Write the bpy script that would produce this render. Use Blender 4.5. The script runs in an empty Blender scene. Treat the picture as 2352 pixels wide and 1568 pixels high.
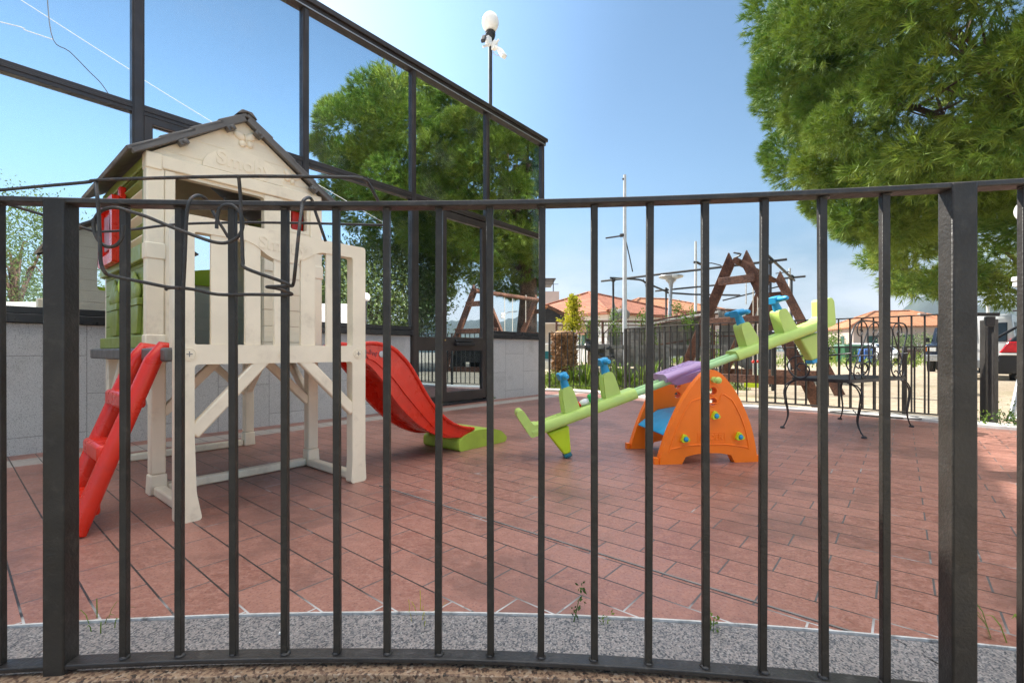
import bpy, bmesh, math, random
import numpy as np
from mathutils import Vector as V, Matrix, geometry
rnd = random.Random(7)
SC = bpy.context.scene
COL = SC.collection
R = math.radians

# ------------------------------------------------------------------ camera, sky, sun, exposure
EYE = 0.78                    # metres above the patio tiles
FPX = 1078.0                  # focal length in px of a 2352 px wide picture
cam = bpy.data.cameras.new('camera')
camo = bpy.data.objects.new('camera', cam)
COL.objects.link(camo)
camo.location = (0, 0, EYE)
camo.rotation_euler = (R(90), 0, 0)
cam.sensor_width = 36.0
cam.lens = FPX / 2352 * 36.0
cam.shift_y = 24 / 2352
cam.clip_start = 0.05
cam.clip_end = 12000
SC.camera = camo

SUN_EL, SUN_AZ = R(40.6), R(-49.5)          # azimuth clockwise from +Y
wd = bpy.data.worlds.new('World')
SC.world = wd
wd.use_nodes = True
wt = wd.node_tree
bg = wt.nodes['Background']
bg.inputs[1].default_value = 0.15
sky = wt.nodes.new('ShaderNodeTexSky')
sky.sky_type = 'NISHITA'
sky.sun_disc = False
sky.sun_elevation = SUN_EL
sky.sun_rotation = SUN_AZ % (2 * math.pi)
sky.altitude = 50
sky.air_density = 1.15
sky.dust_density = 0.55
sky.ozone_density = 1.6
tc = wt.nodes.new('ShaderNodeTexCoord')
sep = wt.nodes.new('ShaderNodeSeparateXYZ')
wt.links.new(tc.outputs['Generated'], sep.inputs[0])
mpg = wt.nodes.new('ShaderNodeMapping')
mpg.inputs['Scale'].default_value = (2.2, 2.2, 6.5)
mpg.inputs['Location'].default_value = (0.7, 2.35, 0.3)
wt.links.new(tc.outputs['Generated'], mpg.inputs[0])
cn = wt.nodes.new('ShaderNodeTexNoise')
cn.inputs['Scale'].default_value = 1.5
cn.inputs['Detail'].default_value = 8
cn.inputs['Roughness'].default_value = 0.55
wt.links.new(mpg.outputs[0], cn.inputs['Vector'])
cr = wt.nodes.new('ShaderNodeValToRGB')
cr.color_ramp.elements[0].position = 0.40
cr.color_ramp.elements[1].position = 0.62
wt.links.new(cn.outputs['Fac'], cr.inputs[0])
band = wt.nodes.new('ShaderNodeMapRange')          # cumulus only low over the horizon
band.interpolation_type = 'SMOOTHSTEP'
band.inputs['From Min'].default_value = 0.30
band.inputs['From Max'].default_value = 0.03
band.inputs['To Min'].default_value = 0.0
band.inputs['To Max'].default_value = 0.85
wt.links.new(sep.outputs['Z'], band.inputs['Value'])
cm = wt.nodes.new('ShaderNodeMath')
cm.operation = 'MULTIPLY'
wt.links.new(cr.outputs[0], cm.inputs[0])
wt.links.new(band.outputs[0], cm.inputs[1])
cmx = wt.nodes.new('ShaderNodeMix')
cmx.data_type = 'RGBA'
cmx.inputs[7].default_value = (2.75, 2.85, 3.05, 1)
wt.links.new(cm.outputs[0], cmx.inputs[0])
# the sky is deeper blue away from the sun and paler around it; a bright white fill is added overhead, out of view, to lift the shade
hsv = wt.nodes.new('ShaderNodeHueSaturation'); hsv.inputs['Saturation'].default_value = 1.10; hsv.inputs['Hue'].default_value = .493
wt.links.new(sky.outputs[0], hsv.inputs['Color'])
sdot = wt.nodes.new('ShaderNodeVectorMath'); sdot.operation = 'DOT_PRODUCT'
sdot.inputs[1].default_value = (math.sin(SUN_AZ) * math.cos(SUN_EL), math.cos(SUN_AZ) * math.cos(SUN_EL), math.sin(SUN_EL))
wt.links.new(tc.outputs['Generated'], sdot.inputs[0])
sgm = wt.nodes.new('ShaderNodeMapRange'); sgm.inputs['From Min'].default_value = -1.0
wt.links.new(sdot.outputs['Value'], sgm.inputs['Value'])
sg_ = wt.nodes.new('ShaderNodeValToRGB'); sg_.color_ramp.interpolation = 'EASE'
for p_, c_ in ((.28, .88), (.60, .49), (.80, .51), (.97, .9)):
    e_ = sg_.color_ramp.elements.new(p_); e_.color = (c_, c_, c_, 1)
sg_.color_ramp.elements.remove(sg_.color_ramp.elements[0]); sg_.color_ramp.elements.remove(sg_.color_ramp.elements[-1])
wt.links.new(sgm.outputs[0], sg_.inputs[0])
low = wt.nodes.new('ShaderNodeMapRange'); low.interpolation_type = 'SMOOTHSTEP'        # the haze dims the sky low down
for k_, x_ in (('From Min', .0), ('From Max', .34), ('To Min', .46), ('To Max', 1.0)): low.inputs[k_].default_value = x_
wt.links.new(sep.outputs['Z'], low.inputs['Value'])
lows = wt.nodes.new('ShaderNodeVectorMath'); lows.operation = 'SCALE'
wt.links.new(hsv.outputs[0], lows.inputs[0]); wt.links.new(low.outputs[0], lows.inputs['Scale'])
sgr = wt.nodes.new('ShaderNodeVectorMath'); sgr.operation = 'SCALE'
wt.links.new(lows.outputs[0], sgr.inputs[0]); wt.links.new(sg_.outputs[0], sgr.inputs['Scale'])
zenith_fill = wt.nodes.new('ShaderNodeMapRange'); zenith_fill.interpolation_type = 'SMOOTHSTEP'
for k_, x_ in (('From Min', .64), ('From Max', .84), ('To Min', 0.0), ('To Max', 1.0)): zenith_fill.inputs[k_].default_value = x_
wt.links.new(sep.outputs['Z'], zenith_fill.inputs['Value'])
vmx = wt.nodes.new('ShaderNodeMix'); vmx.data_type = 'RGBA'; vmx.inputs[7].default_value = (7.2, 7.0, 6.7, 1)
wt.links.new(zenith_fill.outputs[0], vmx.inputs[0]); wt.links.new(sgr.outputs[0], vmx.inputs[6])
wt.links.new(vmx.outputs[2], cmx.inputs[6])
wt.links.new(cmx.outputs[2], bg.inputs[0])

sl = bpy.data.lights.new('sun', 'SUN')
sl.energy = 4.5
sl.angle = R(0.53)
sl.color = (1.0, 0.95, 0.86)
so = bpy.data.objects.new('sun', sl)
COL.objects.link(so)
sdir = V((math.sin(SUN_AZ) * math.cos(SUN_EL), math.cos(SUN_AZ) * math.cos(SUN_EL), math.sin(SUN_EL)))
so.rotation_euler = sdir.to_track_quat('Z', 'Y').to_euler()
so.location = sdir * 60

SC.view_settings.view_transform = 'Standard'
SC.view_settings.look = 'None'
SC.view_settings.exposure = 1.22
SC.view_settings.gamma = 1.0
SC.cycles.use_denoising = True
SC.cycles.denoising_prefilter = 'NONE'
SC.cycles.max_bounces = 10
SC.cycles.diffuse_bounces = 4
SC.cycles.glossy_bounces = 4
SC.cycles.transmission_bounces = 6
SC.cycles.transparent_max_bounces = 12
SC.cycles.sample_clamp_indirect = 6.0

# ------------------------------------------------------------------ places
def P(px, py, Y):             # a point of the place, from where it shows at a known depth
    return V(((px - 1176) / FPX * Y, Y, EYE + (808 - py) * Y / FPX))
def G(px, py, z=0.0):
    return P(px, py, (EYE - z) * FPX / (py - 808))
B0 = V((-3.79, 3.475, 0))     # a point at the foot of the glass facade
D1 = V((.6394, .7689, 0)).normalized()
NN = V((D1.y, -D1.x, 0))      # out of the facade, over the patio
UZ = V((0, 0, 1))
def F(a, b, z):               # facade frame: along it, out of it, up
    return B0 + D1 * a + NN * b + UZ * z
def onplane(px, py, p0, nrm):
    o = V((0, 0, EYE)); d = P(px, py, 1.0) - o
    return o + d * ((p0 - o).dot(nrm) / d.dot(nrm))
def mirror(p):
    return p - NN * 2 * ((p - B0).dot(NN))

# ------------------------------------------------------------------ mesh helpers
ORG = {}
class MB:
    def __init__(s):
        s.v, s.f = [], []
    def add(s, vs, fs):
        n = len(s.v)
        s.v += [tuple(p) for p in vs]
        s.f += [tuple(i + n for i in q) for q in fs]
        return s
    def hexa(s, b, t):        # two rings of four
        return s.add(list(b) + list(t), [(3, 2, 1, 0), (4, 5, 6, 7), (0, 1, 5, 4), (1, 2, 6, 5), (2, 3, 7, 6), (3, 0, 4, 7)])
    def box(s, c, size, ax=(V((1, 0, 0)), V((0, 1, 0)), V((0, 0, 1)))):
        c = V(c); x, y, z = (ax[i] * size[i] / 2 for i in range(3))
        q = lambda k: [c - x - y + k, c + x - y + k, c + x + y + k, c - x + y + k]
        return s.hexa(q(-z), q(z))
    def fbox(s, a0, a1, b0, b1, z0, z1):       # box in the facade frame
        return s.hexa([F(a0, b0, z0), F(a1, b0, z0), F(a1, b1, z0), F(a0, b1, z0)], [F(a0, b0, z1), F(a1, b0, z1), F(a1, b1, z1), F(a0, b1, z1)])
    def bar(s, p0, p1, w, h, up=UZ, w1=None, h1=None):
        p0, p1 = V(p0), V(p1); d = (p1 - p0).normalized()
        x = d.cross(V(up))
        if x.length < 1e-4: x = d.cross(V((1, 0, 0)))
        x.normalize(); y = x.cross(d).normalized()
        w1 = w if w1 is None else w1; h1 = h if h1 is None else h1
        q = lambda p, a, b: [p - x * a / 2 - y * b / 2, p + x * a / 2 - y * b / 2, p + x * a / 2 + y * b / 2, p - x * a / 2 + y * b / 2]
        return s.hexa(q(p0, w, h), q(p1, w1, h1))
    def sweep(s, pts, w, h, up=UZ, closed=False):          # rectangular section along a path
        pts = [V(p) for p in pts]; n = len(pts); vs = []
        for i, p in enumerate(pts):
            a = pts[i - 1] if (i or closed) else p; b = pts[(i + 1) % n] if (i < n - 1 or closed) else p
            d = (b - a).normalized(); x = d.cross(up).normalized(); y = x.cross(d).normalized()
            vs += [p - x * w / 2 - y * h / 2, p + x * w / 2 - y * h / 2, p + x * w / 2 + y * h / 2, p - x * w / 2 + y * h / 2]
        fs = []
        for i in range(n if closed else n - 1):
            j = (i + 1) % n
            for k in range(4):
                fs.append((i * 4 + k, i * 4 + (k + 1) % 4, j * 4 + (k + 1) % 4, j * 4 + k))
        if not closed: fs += [(3, 2, 1, 0), tuple(range(n * 4 - 4, n * 4))]
        return s.add(vs, fs)
    def tube(s, pts, r, n=8, closed=False, cap=True):
        pts = [V(p) for p in pts]; m = len(pts); vs = []; fs = []
        rs = r if isinstance(r, (list, tuple)) else [r] * m
        prev = None
        for i, p in enumerate(pts):
            a = pts[i - 1] if (i or closed) else p; b = pts[(i + 1) % m] if (i < m - 1 or closed) else p
            d = (b - a)
            if d.length < 1e-9: d = V((0, 0, 1))
            d.normalize()
            if prev is None:
                x = d.orthogonal().normalized()
            else:
                x = prev - d * prev.dot(d)
                x = x.normalized() if x.length > 1e-6 else d.orthogonal().normalized()
            prev = x; y = d.cross(x)
            vs += [p + (x * math.cos(t) + y * math.sin(t)) * rs[i] for t in (2 * math.pi * k / n for k in range(n))]
        for i in range(m if closed else m - 1):
            j = (i + 1) % m
            for k in range(n): fs.append((i * n + k, i * n + (k + 1) % n, j * n + (k + 1) % n, j * n + k))
        if cap and not closed: fs += [tuple(range(n - 1, -1, -1)), tuple(range((m - 1) * n, m * n))]
        return s.add(vs, fs)
    def lathe(s, prof, o, axis=UZ, n=20):       # prof: (radius, height)
        o = V(o); ax = V(axis).normalized(); x = ax.orthogonal().normalized(); y = ax.cross(x); vs = []; fs = []
        for r, h in prof:
            vs += [o + ax * h + (x * math.cos(t) + y * math.sin(t)) * max(r, 1e-4) for t in (2 * math.pi * k / n for k in range(n))]
        for i in range(len(prof) - 1):
            for k in range(n): fs.append((i * n + k, i * n + (k + 1) % n, (i + 1) * n + (k + 1) % n, (i + 1) * n + k))
        fs += [tuple(range(n - 1, -1, -1)), tuple(range((len(prof) - 1) * n, len(prof) * n))]
        return s.add(vs, fs)
    def ball(s, c, rad, nu=16, nv=10, ax=(V((1, 0, 0)), V((0, 1, 0)), V((0, 0, 1)))):
        c = V(c); rad = (rad,) * 3 if isinstance(rad, (int, float)) else rad; vs = []; fs = []
        for j in range(nv + 1):
            ph = math.pi * j / nv
            for i in range(nu):
                t = 2 * math.pi * i / nu; q = max(math.sin(ph), 1e-3)
                vs.append(c + ax[0] * rad[0] * q * math.cos(t) + ax[1] * rad[1] * q * math.sin(t) - ax[2] * rad[2] * math.cos(ph))
        for j in range(nv):
            for i in range(nu): fs.append((j * nu + i, j * nu + (i + 1) % nu, (j + 1) * nu + (i + 1) % nu, (j + 1) * nu + i))
        return s.add(vs, fs)
    def plate(s, outer, fr, w0, w1, holes=()):  # flat outline with thickness, real holes
        o, x, y, z = fr; loops = [list(outer)] + [list(h) for h in holes]
        flat = [V((p[0], p[1], 0)) for l in loops for p in l]
        tris = geometry.tessellate_polygon([[V((p[0], p[1], 0)) for p in l] for l in loops])
        n = len(flat)
        vs = [o + x * p.x + y * p.y + z * w for w in (w0, w1) for p in flat]
        fs = []
        for t in tris:
            fs.append((t[0] + n, t[1] + n, t[2] + n)); fs.append((t[2], t[1], t[0]))
        k = 0
        for l in loops:
            m = len(l)
            for i in range(m):
                a, b = k + i, k + (i + 1) % m
                fs.append((a, b, b + n, a + n))
            k += m
        return s.add(vs, fs)
    def text(s, body, size, fr, depth, bev=0.0, tilt=0.0):
        cu = bpy.data.curves.new('lettering', 'FONT')
        cu.body = body; cu.size = size; cu.extrude = depth; cu.align_x = 'CENTER'; cu.align_y = 'CENTER'; cu.bevel_depth = bev; cu.offset = size * .02
        cu.resolution_u = 4
        ob = bpy.data.objects.new('lettering', cu)
        me = bpy.data.meshes.new_from_object(ob)
        o, x, y, z = fr; c, sn = math.cos(tilt), math.sin(tilt)
        s.add([o + x * (p.co.x * c - p.co.y * sn) + y * (p.co.x * sn + p.co.y * c) + z * p.co.z for p in me.vertices], [tuple(q.vertices) for q in me.polygons])
        bpy.data.objects.remove(ob); bpy.data.curves.remove(cu); bpy.data.meshes.remove(me)
        return s
    def build(s, name, mat, parent=None, bevel=0.0, seg=2, angle=38, fix=True):
        o0 = ORG.get(parent.name, V((0, 0, 0))) if parent else V((0, 0, 0))
        me = bpy.data.meshes.new(name)
        me.from_pydata([V(p) - o0 for p in s.v], [], s.f)
        if fix:
            bm = bmesh.new(); bm.from_mesh(me)
            bmesh.ops.remove_doubles(bm, verts=bm.verts, dist=1e-5)
            bmesh.ops.recalc_face_normals(bm, faces=bm.faces)
            bm.to_mesh(me); bm.free()
        for p in me.polygons: p.use_smooth = True
        me.set_sharp_from_angle(angle=R(angle))
        me.materials.append(mat)
        ob = bpy.data.objects.new(name, me); COL.objects.link(ob)
        if parent: ob.parent = parent; ORG[ob.name] = o0
        if bevel:
            bv = ob.modifiers.new('bevel', 'BEVEL'); bv.width = bevel; bv.segments = seg; bv.limit_method = 'ANGLE'; bv.angle_limit = R(40)
        return ob

def tag(o, label=None, cat=None, group=None, kind=None):
    if label: o['label'] = label
    if cat: o['category'] = cat
    if group: o['group'] = group
    if kind: o['kind'] = kind
    return o
def thing(name, label, cat, loc, group=None):
    o = bpy.data.objects.new(name, None); COL.objects.link(o); o.location = V(loc); o.empty_display_size = .1
    ORG[o.name] = V(loc)
    return tag(o, label, cat, group)
def copy_thing(o, loc, label=None, parent=None):
    c = o.copy(); COL.objects.link(c)
    if parent is None:
        c.location = loc
        if label: c['label'] = label
    else: c.parent = parent
    for ch in list(o.children): copy_thing(ch, None, None, c)
    return c
def crom(pts, n=6, closed=False):              # Catmull-Rom through points of any dimension
    pts = [V(p) for p in pts]; m = len(pts); out = []
    for i in range(m if closed else m - 1):
        g = lambda k: pts[k % m] if closed else pts[min(max(k, 0), m - 1)]
        p0, p1, p2, p3 = g(i - 1), g(i), g(i + 1), g(i + 2)
        for k in range(n):
            t = k / n
            out.append(.5 * ((2 * p1) + (p2 - p0) * t + (2 * p0 - 5 * p1 + 4 * p2 - p3) * t * t + (3 * p1 - p0 - 3 * p2 + p3) * t ** 3))
    if not closed: out.append(pts[-1])
    return out
def rounded(poly, r, n=4):                     # round the corners of a 2D outline
    out = []; m = len(poly)
    for i in range(m):
        a, b, c = V(poly[i - 1]), V(poly[i]), V(poly[(i + 1) % m])
        u, v = (a - b), (c - b); q = min(r, u.length * .45, v.length * .45)
        p0, p1 = b + u.normalized() * q, b + v.normalized() * q
        for k in range(n + 1):
            t = k / n
            out.append(tuple(p0 * (1 - t) ** 2 + b * 2 * t * (1 - t) + p1 * t * t))
    return out
def rect(x0, x1, y0, y1): return [(x0, y0), (x1, y0), (x1, y1), (x0, y1)]
def circle(cx, cy, r, n=20): return [(cx + r * math.cos(2 * math.pi * k / n), cy + r * math.sin(2 * math.pi * k / n)) for k in range(n)]

# ------------------------------------------------------------------ materials
def newmat(name):
    m = bpy.data.materials.new(name); m.use_nodes = True
    nt = m.node_tree
    return m, nt, nt.nodes['Principled BSDF']
def mixc(nt, fac, a, b):
    n = nt.nodes.new('ShaderNodeMix'); n.data_type = 'RGBA'
    for sock, val in ((0, fac), (6, a), (7, b)):
        if hasattr(val, 'is_linked') or hasattr(val, 'links'): nt.links.new(val, n.inputs[sock])
        elif sock == 0: n.inputs[0].default_value = val
        else: n.inputs[sock].default_value = (*val, 1)
    return n.outputs[2]
def math_(nt, op, a, b=None, clamp=False):
    n = nt.nodes.new('ShaderNodeMath'); n.operation = op; n.use_clamp = clamp
    for i, val in enumerate((a, b)):
        if val is None: continue
        if hasattr(val, 'links'): nt.links.new(val, n.inputs[i])
        else: n.inputs[i].default_value = val
    return n.outputs[0]
def noise(nt, vec, scale, detail=4, rough=.55):
    n = nt.nodes.new('ShaderNodeTexNoise'); n.inputs['Scale'].default_value = scale; n.inputs['Detail'].default_value = detail; n.inputs['Roughness'].default_value = rough
    if vec is not None: nt.links.new(vec, n.inputs['Vector'])
    return n.outputs['Fac']
def rng(nt, val, a, b, c=0.0, d=1.0, smooth=True):
    n = nt.nodes.new('ShaderNodeMapRange'); n.interpolation_type = 'SMOOTHSTEP' if smooth else 'LINEAR'
    nt.links.new(val, n.inputs['Value'])
    for k, x in zip(('From Min', 'From Max', 'To Min', 'To Max'), (a, b, c, d)): n.inputs[k].default_value = x
    return n.outputs[0]
def objco(nt): return nt.nodes.new('ShaderNodeTexCoord').outputs['Object']
def poss(nt): return nt.nodes.new('ShaderNodeNewGeometry').outputs['Position']
def dotv(nt, vec, d, off=0.0):
    n = nt.nodes.new('ShaderNodeVectorMath'); n.operation = 'DOT_PRODUCT'; nt.links.new(vec, n.inputs[0]); n.inputs[1].default_value = tuple(d)
    return math_(nt, 'SUBTRACT', n.outputs['Value'], off)
def comb(nt, x, y, z=None):
    n = nt.nodes.new('ShaderNodeCombineXYZ')
    for i, q in enumerate((x, y, z)):
        if q is not None: nt.links.new(q, n.inputs[i])
    return n.outputs[0]
def bump(nt, bs, h, strength=.3, dist=.01):
    n = nt.nodes.new('ShaderNodeBump'); n.inputs['Strength'].default_value = strength; n.inputs['Distance'].default_value = dist
    nt.links.new(h, n.inputs['Height']); nt.links.new(n.outputs[0], bs.inputs['Normal'])
def mat(name, col, rough=.5, var=.12, scale=6, metal=0.0, bmp=0.0, bscale=80, stain=None, stain_amt=.5, sscale=3, spec=.5):
    m, nt, bs = newmat(name); co = objco(nt)
    n1 = noise(nt, co, scale, 5)
    lo = tuple(c * (1 - var) for c in col); hi = tuple(min(1, c * (1 + var)) for c in col)
    c = mixc(nt, rng(nt, n1, .3, .7), lo, hi)
    if stain:
        n2 = noise(nt, co, sscale, 8, .65)
        c = mixc(nt, math_(nt, 'MULTIPLY', rng(nt, n2, .52, .72), stain_amt), c, stain)
    nt.links.new(c, bs.inputs['Base Color'])
    nt.links.new(rng(nt, noise(nt, co, scale * 2.3, 3), .3, .7, rough - .07, rough + .07), bs.inputs['Roughness'])
    bs.inputs['Metallic'].default_value = metal
    bs.inputs['Specular IOR Level'].default_value = spec
    if bmp: bump(nt, bs, noise(nt, co, bscale, 3), bmp, .004)
    return m
def S(r, g, b):               # sRGB 0-255 -> linear
    f = lambda c: (c / 12.92 if c <= .04045 else ((c + .055) / 1.055) ** 2.4)
    return tuple(f(x / 255) for x in (r, g, b))

M = {}
M['fence'] = mat('anthracite paint', (.027, .024, .021), .46, .25, 9, bmp=.35, bscale=140, stain=(.08, .07, .06), stain_amt=.3, sscale=26, spec=.4)
M['rail'] = mat('weathered rail paint', (.030, .027, .026), .42, .25, 14, bmp=.4, bscale=120, stain=(.13, .12, .115), stain_amt=.3, sscale=30)
M['wire'] = mat('black rusty wire', (.028, .026, .025), .45, .3, 30, bmp=.5, bscale=200, stain=(.16, .09, .05), stain_amt=.5, sscale=45)
M['blackmetal'] = mat('black wrought iron', (.018, .018, .02), .38, .25, 30, bmp=.3, bscale=150)
M['bronze'] = mat('dark bronze anodised frame', (.048, .038, .034), .38, .18, 4, metal=.25, stain=(.10, .085, .075), stain_amt=.25, sscale=9)
M['sill'] = mat('black painted sill', (.016, .017, .020), .33, .2, 5, stain=(.05, .05, .055), stain_amt=.4, sscale=8)
M['cream'] = mat('cream plastic', (.90, .785, .595), .46, .05, 5, bmp=.12, bscale=240, stain=(.55, .45, .33), stain_amt=.42, sscale=7)
M['cream_side'] = mat('grained cream plastic', (.74, .65, .51), .5, .05, 5, bmp=.25, bscale=130, stain=(.5, .42, .31), stain_amt=.3, sscale=5)
M['green_plastic'] = mat('olive green plastic', (.255, .31, .06), .45, .1, 6, bmp=.15, bscale=200, stain=(.12, .13, .05), stain_amt=.3, sscale=9)
M['greyroof'] = mat('dark grey plastic', (.13, .118, .108), .5, .15, 6, bmp=.15, bscale=160, stain=(.12, .11, .1), stain_amt=.25, sscale=9)
M['red'] = mat('red plastic', (.72, .028, .010), .3, .08, 5, bmp=.1, bscale=120, stain=(.42, .03, .03), stain_amt=.35, sscale=6)
M['reddark'] = mat('faded red plastic', (.36, .035, .035), .42, .1, 6)
M['lime'] = mat('lime plastic', (.50, .68, .16), .42, .07, 5, bmp=.12, bscale=160, stain=(.40, .55, .2), stain_amt=.3, sscale=8)
M['palelime'] = mat('pale mint plastic', (.42, .68, .30), .42, .06, 6)
M['slidefoot'] = mat('slide foot green plastic', (.36, .50, .06), .45, .1, 6, stain=(.25, .32, .08), stain_amt=.35, sscale=10)
M['orange'] = mat('orange plastic', (.98, .195, .003), .4, .05, 5, bmp=.2, bscale=260, stain=(.7, .12, .02), stain_amt=.3, sscale=6)
M['blue'] = mat('blue plastic', (.022, .33, .62), .38, .08, 8, bmp=.1, bscale=150)
M['bluedark'] = mat('petrol blue plastic', (.012, .16, .2), .4, .08, 8)
M['purple'] = mat('lilac plastic', (.50, .32, .55), .45, .07, 6, bmp=.1, bscale=200, stain=(.30, .17, .36), stain_amt=.3, sscale=12)
M['white'] = mat('white plastic', (.8, .8, .78), .35, .05, 5)
M['globe'] = mat('opal globe', (.88, .86, .82), .18, .06, 5)
M['rubber'] = mat('black rubber', (.018, .018, .018), .7, .2, 20)
M['zinc'] = mat('galvanised steel', (.42, .44, .46), .42, .12, 8, metal=.55)
M['whitepole'] = mat('white painted pole', (.62, .64, .66), .4, .08, 6, stain=(.4, .38, .35), stain_amt=.3, sscale=4)
M['pipe'] = mat('dark scaffold pipe', (.035, .036, .04), .5, .25, 6)
M['rust'] = mat('rusty steel', (.13, .06, .04), .75, .35, 12, bmp=.4, bscale=60, stain=(.2, .11, .07), sscale=9)
M['wall_white'] = mat('white rendered wall', (.74, .72, .68), .8, .06, 1.2, bmp=.3, bscale=30, stain=(.5, .47, .42), stain_amt=.4, sscale=1.3)
M['wall_cream'] = mat('cream rendered wall', (.62, .57, .47), .85, .08, .8, bmp=.3, bscale=12, stain=(.42, .38, .31), stain_amt=.35, sscale=.6)
M['wall_pink'] = mat('pink rendered wall', (.55, .44, .38), .85, .06, .8, stain=(.42, .34, .3), stain_amt=.35, sscale=.5)
M['wall_tan'] = mat('tan rendered wall', (.42, .34, .29), .85, .08, .8, stain=(.33, .27, .23), stain_amt=.4, sscale=.5)
M['shutter'] = mat('dark green shutter', (.012, .06, .045), .5, .1, 4)
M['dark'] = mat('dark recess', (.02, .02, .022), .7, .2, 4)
M['tarp'] = mat('grey shade net', (.42, .42, .41), .85, .22, 2.5, bmp=.8, bscale=7, stain=(.20, .20, .20), stain_amt=.6, sscale=1.5)
M['plank'] = mat('grey weathered planks', (.22, .21, .20), .85, .35, 8, bmp=.5, bscale=30, stain=(.24, .21, .18), sscale=6)
M['paintedwhite'] = mat('white car paint', (.78, .79, .80), .22, .03, 3, stain=(.62, .6, .57), stain_amt=.2, sscale=3)
M['navy'] = mat('dark blue car paint', (.02, .03, .055), .22, .1, 3)
M['silver'] = mat('silver car paint', (.42, .43, .44), .28, .05, 3, metal=.5)
M['blackpaint'] = mat('black car paint', (.013, .014, .016), .18, .1, 3)
M['greyplastic'] = mat('grey bumper plastic', (.20, .21, .22), .55, .1, 6)
M['carglass'] = mat('tinted car glass', (.015, .022, .028), .06, .1, 2)
M['redlight'] = mat('red lamp lens', (.50, .012, .018), .15, .2, 9)
M['amber'] = mat('amber lamp lens', (.75, .22, .02), .2, .15, 9)
M['clearlight'] = mat('clear lamp lens', (.72, .72, .70), .15, .1, 9)
M['bingreen'] = mat('green bin plastic', (.02, .10, .045), .5, .15, 4)
M['binblue'] = mat('blue bin plastic', (.02, .09, .32), .5, .15, 4)
M['binbrown'] = mat('brown bin plastic', (.09, .05, .035), .5, .15, 4)
M['yellowgreen'] = mat('yellow green plastic', (.55, .72, .02), .4, .06, 5)
M['plaster'] = mat('sandy mortar', (.33, .27, .20), .95, .35, 25, bmp=.9, bscale=120, stain=(.40, .15, .07), stain_amt=.8, sscale=7)
M['concrete'] = mat('pale concrete kerb', (.60, .58, .54), .85, .10, 5, bmp=.5, bscale=60, stain=(.40, .38, .35), stain_amt=.45, sscale=4)
M['rope'] = mat('pale rope', (.55, .5, .42), .8, .1, 30)
M['cable'] = mat('black cable', (.02, .02, .02), .5, .1, 10)
M['cablewhite'] = mat('white cable', (.5, .5, .5), .5, .05, 10)
M['greenpaint'] = mat('bright green plastic', (.02, .42, .08), .4, .05, 10)

def net_mat():                                  # woven net lets part of the light through
    m, nt, bs = newmat('grey shade net'); co = objco(nt)
    c = mixc(nt, rng(nt, noise(nt, co, 1.6, 7, .65), .4, .65), (.24, .24, .235), (.50, .49, .47))
    nt.links.new(c, bs.inputs['Base Color']); bs.inputs['Roughness'].default_value = .9
    bump(nt, bs, noise(nt, co, 7, 4), .8, .03)
    tl = nt.nodes.new('ShaderNodeBsdfTranslucent'); nt.links.new(c, tl.inputs['Color'])
    mx = nt.nodes.new('ShaderNodeMixShader'); mx.inputs[0].default_value = .5
    nt.links.new(bs.outputs[0], mx.inputs[1]); nt.links.new(tl.outputs[0], mx.inputs[2]); nt.links.new(mx.outputs[0], nt.nodes['Material Output'].inputs['Surface'])
    return m
M['tarp'] = net_mat()
def wood_mat(name, col, col2, scale=1.0):
    m, nt, bs = newmat(name); co = objco(nt)
    w = noise(nt, co, 5 * scale, 9, .7); g = noise(nt, co, 38 * scale, 4, .6)
    c = mixc(nt, rng(nt, math_(nt, 'ADD', math_(nt, 'MULTIPLY', w, .6), math_(nt, 'MULTIPLY', g, .4)), .38, .62), col, col2)
    nt.links.new(c, bs.inputs['Base Color']); bs.inputs['Roughness'].default_value = .8
    bump(nt, bs, g, .6, .01)
    return m
M['wood'] = wood_mat('brown stained timber', (.055, .022, .013), (.17, .075, .042))
M['bark'] = wood_mat('pine bark', (.045, .030, .024), (.19, .115, .08), .8)
M['fibre'] = wood_mat('palm trunk fibre', (.14, .065, .028), (.42, .25, .12), 1.5)

def siding_mat(name, src_col, step, amp=.5):   # moulded weatherboard grain on flat plastic
    m, nt, bs = newmat(name); co = poss(nt)
    s = nt.nodes.new('ShaderNodeSeparateXYZ'); nt.links.new(co, s.inputs[0])
    fr = math_(nt, 'FRACT', math_(nt, 'DIVIDE', s.outputs['Z'], step))
    groove = rng(nt, fr, .0, .07, 0, 1)
    st = nt.nodes.new('ShaderNodeMapping'); st.inputs['Scale'].default_value = (3, 3, 90); nt.links.new(co, st.inputs[0])
    g = noise(nt, st.outputs[0], 1.6, 4)
    h = math_(nt, 'ADD', math_(nt, 'MULTIPLY', math_(nt, 'SUBTRACT', 1.0, fr), .8), math_(nt, 'ADD', math_(nt, 'MULTIPLY', g, .35), math_(nt, 'MULTIPLY', groove, .6)))
    lo = tuple(x * .94 for x in src_col)
    nt.links.new(mixc(nt, rng(nt, noise(nt, co, 5, 6), .35, .65), lo, src_col), bs.inputs['Base Color'])
    bs.inputs['Roughness'].default_value = .5
    bump(nt, bs, h, amp, .012)
    return m
M['cream_board'] = siding_mat('cream moulded boards', (.89, .775, .585), .105)
M['green_board'] = siding_mat('green moulded boards', (.255, .31, .06), .105, .9)

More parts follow.
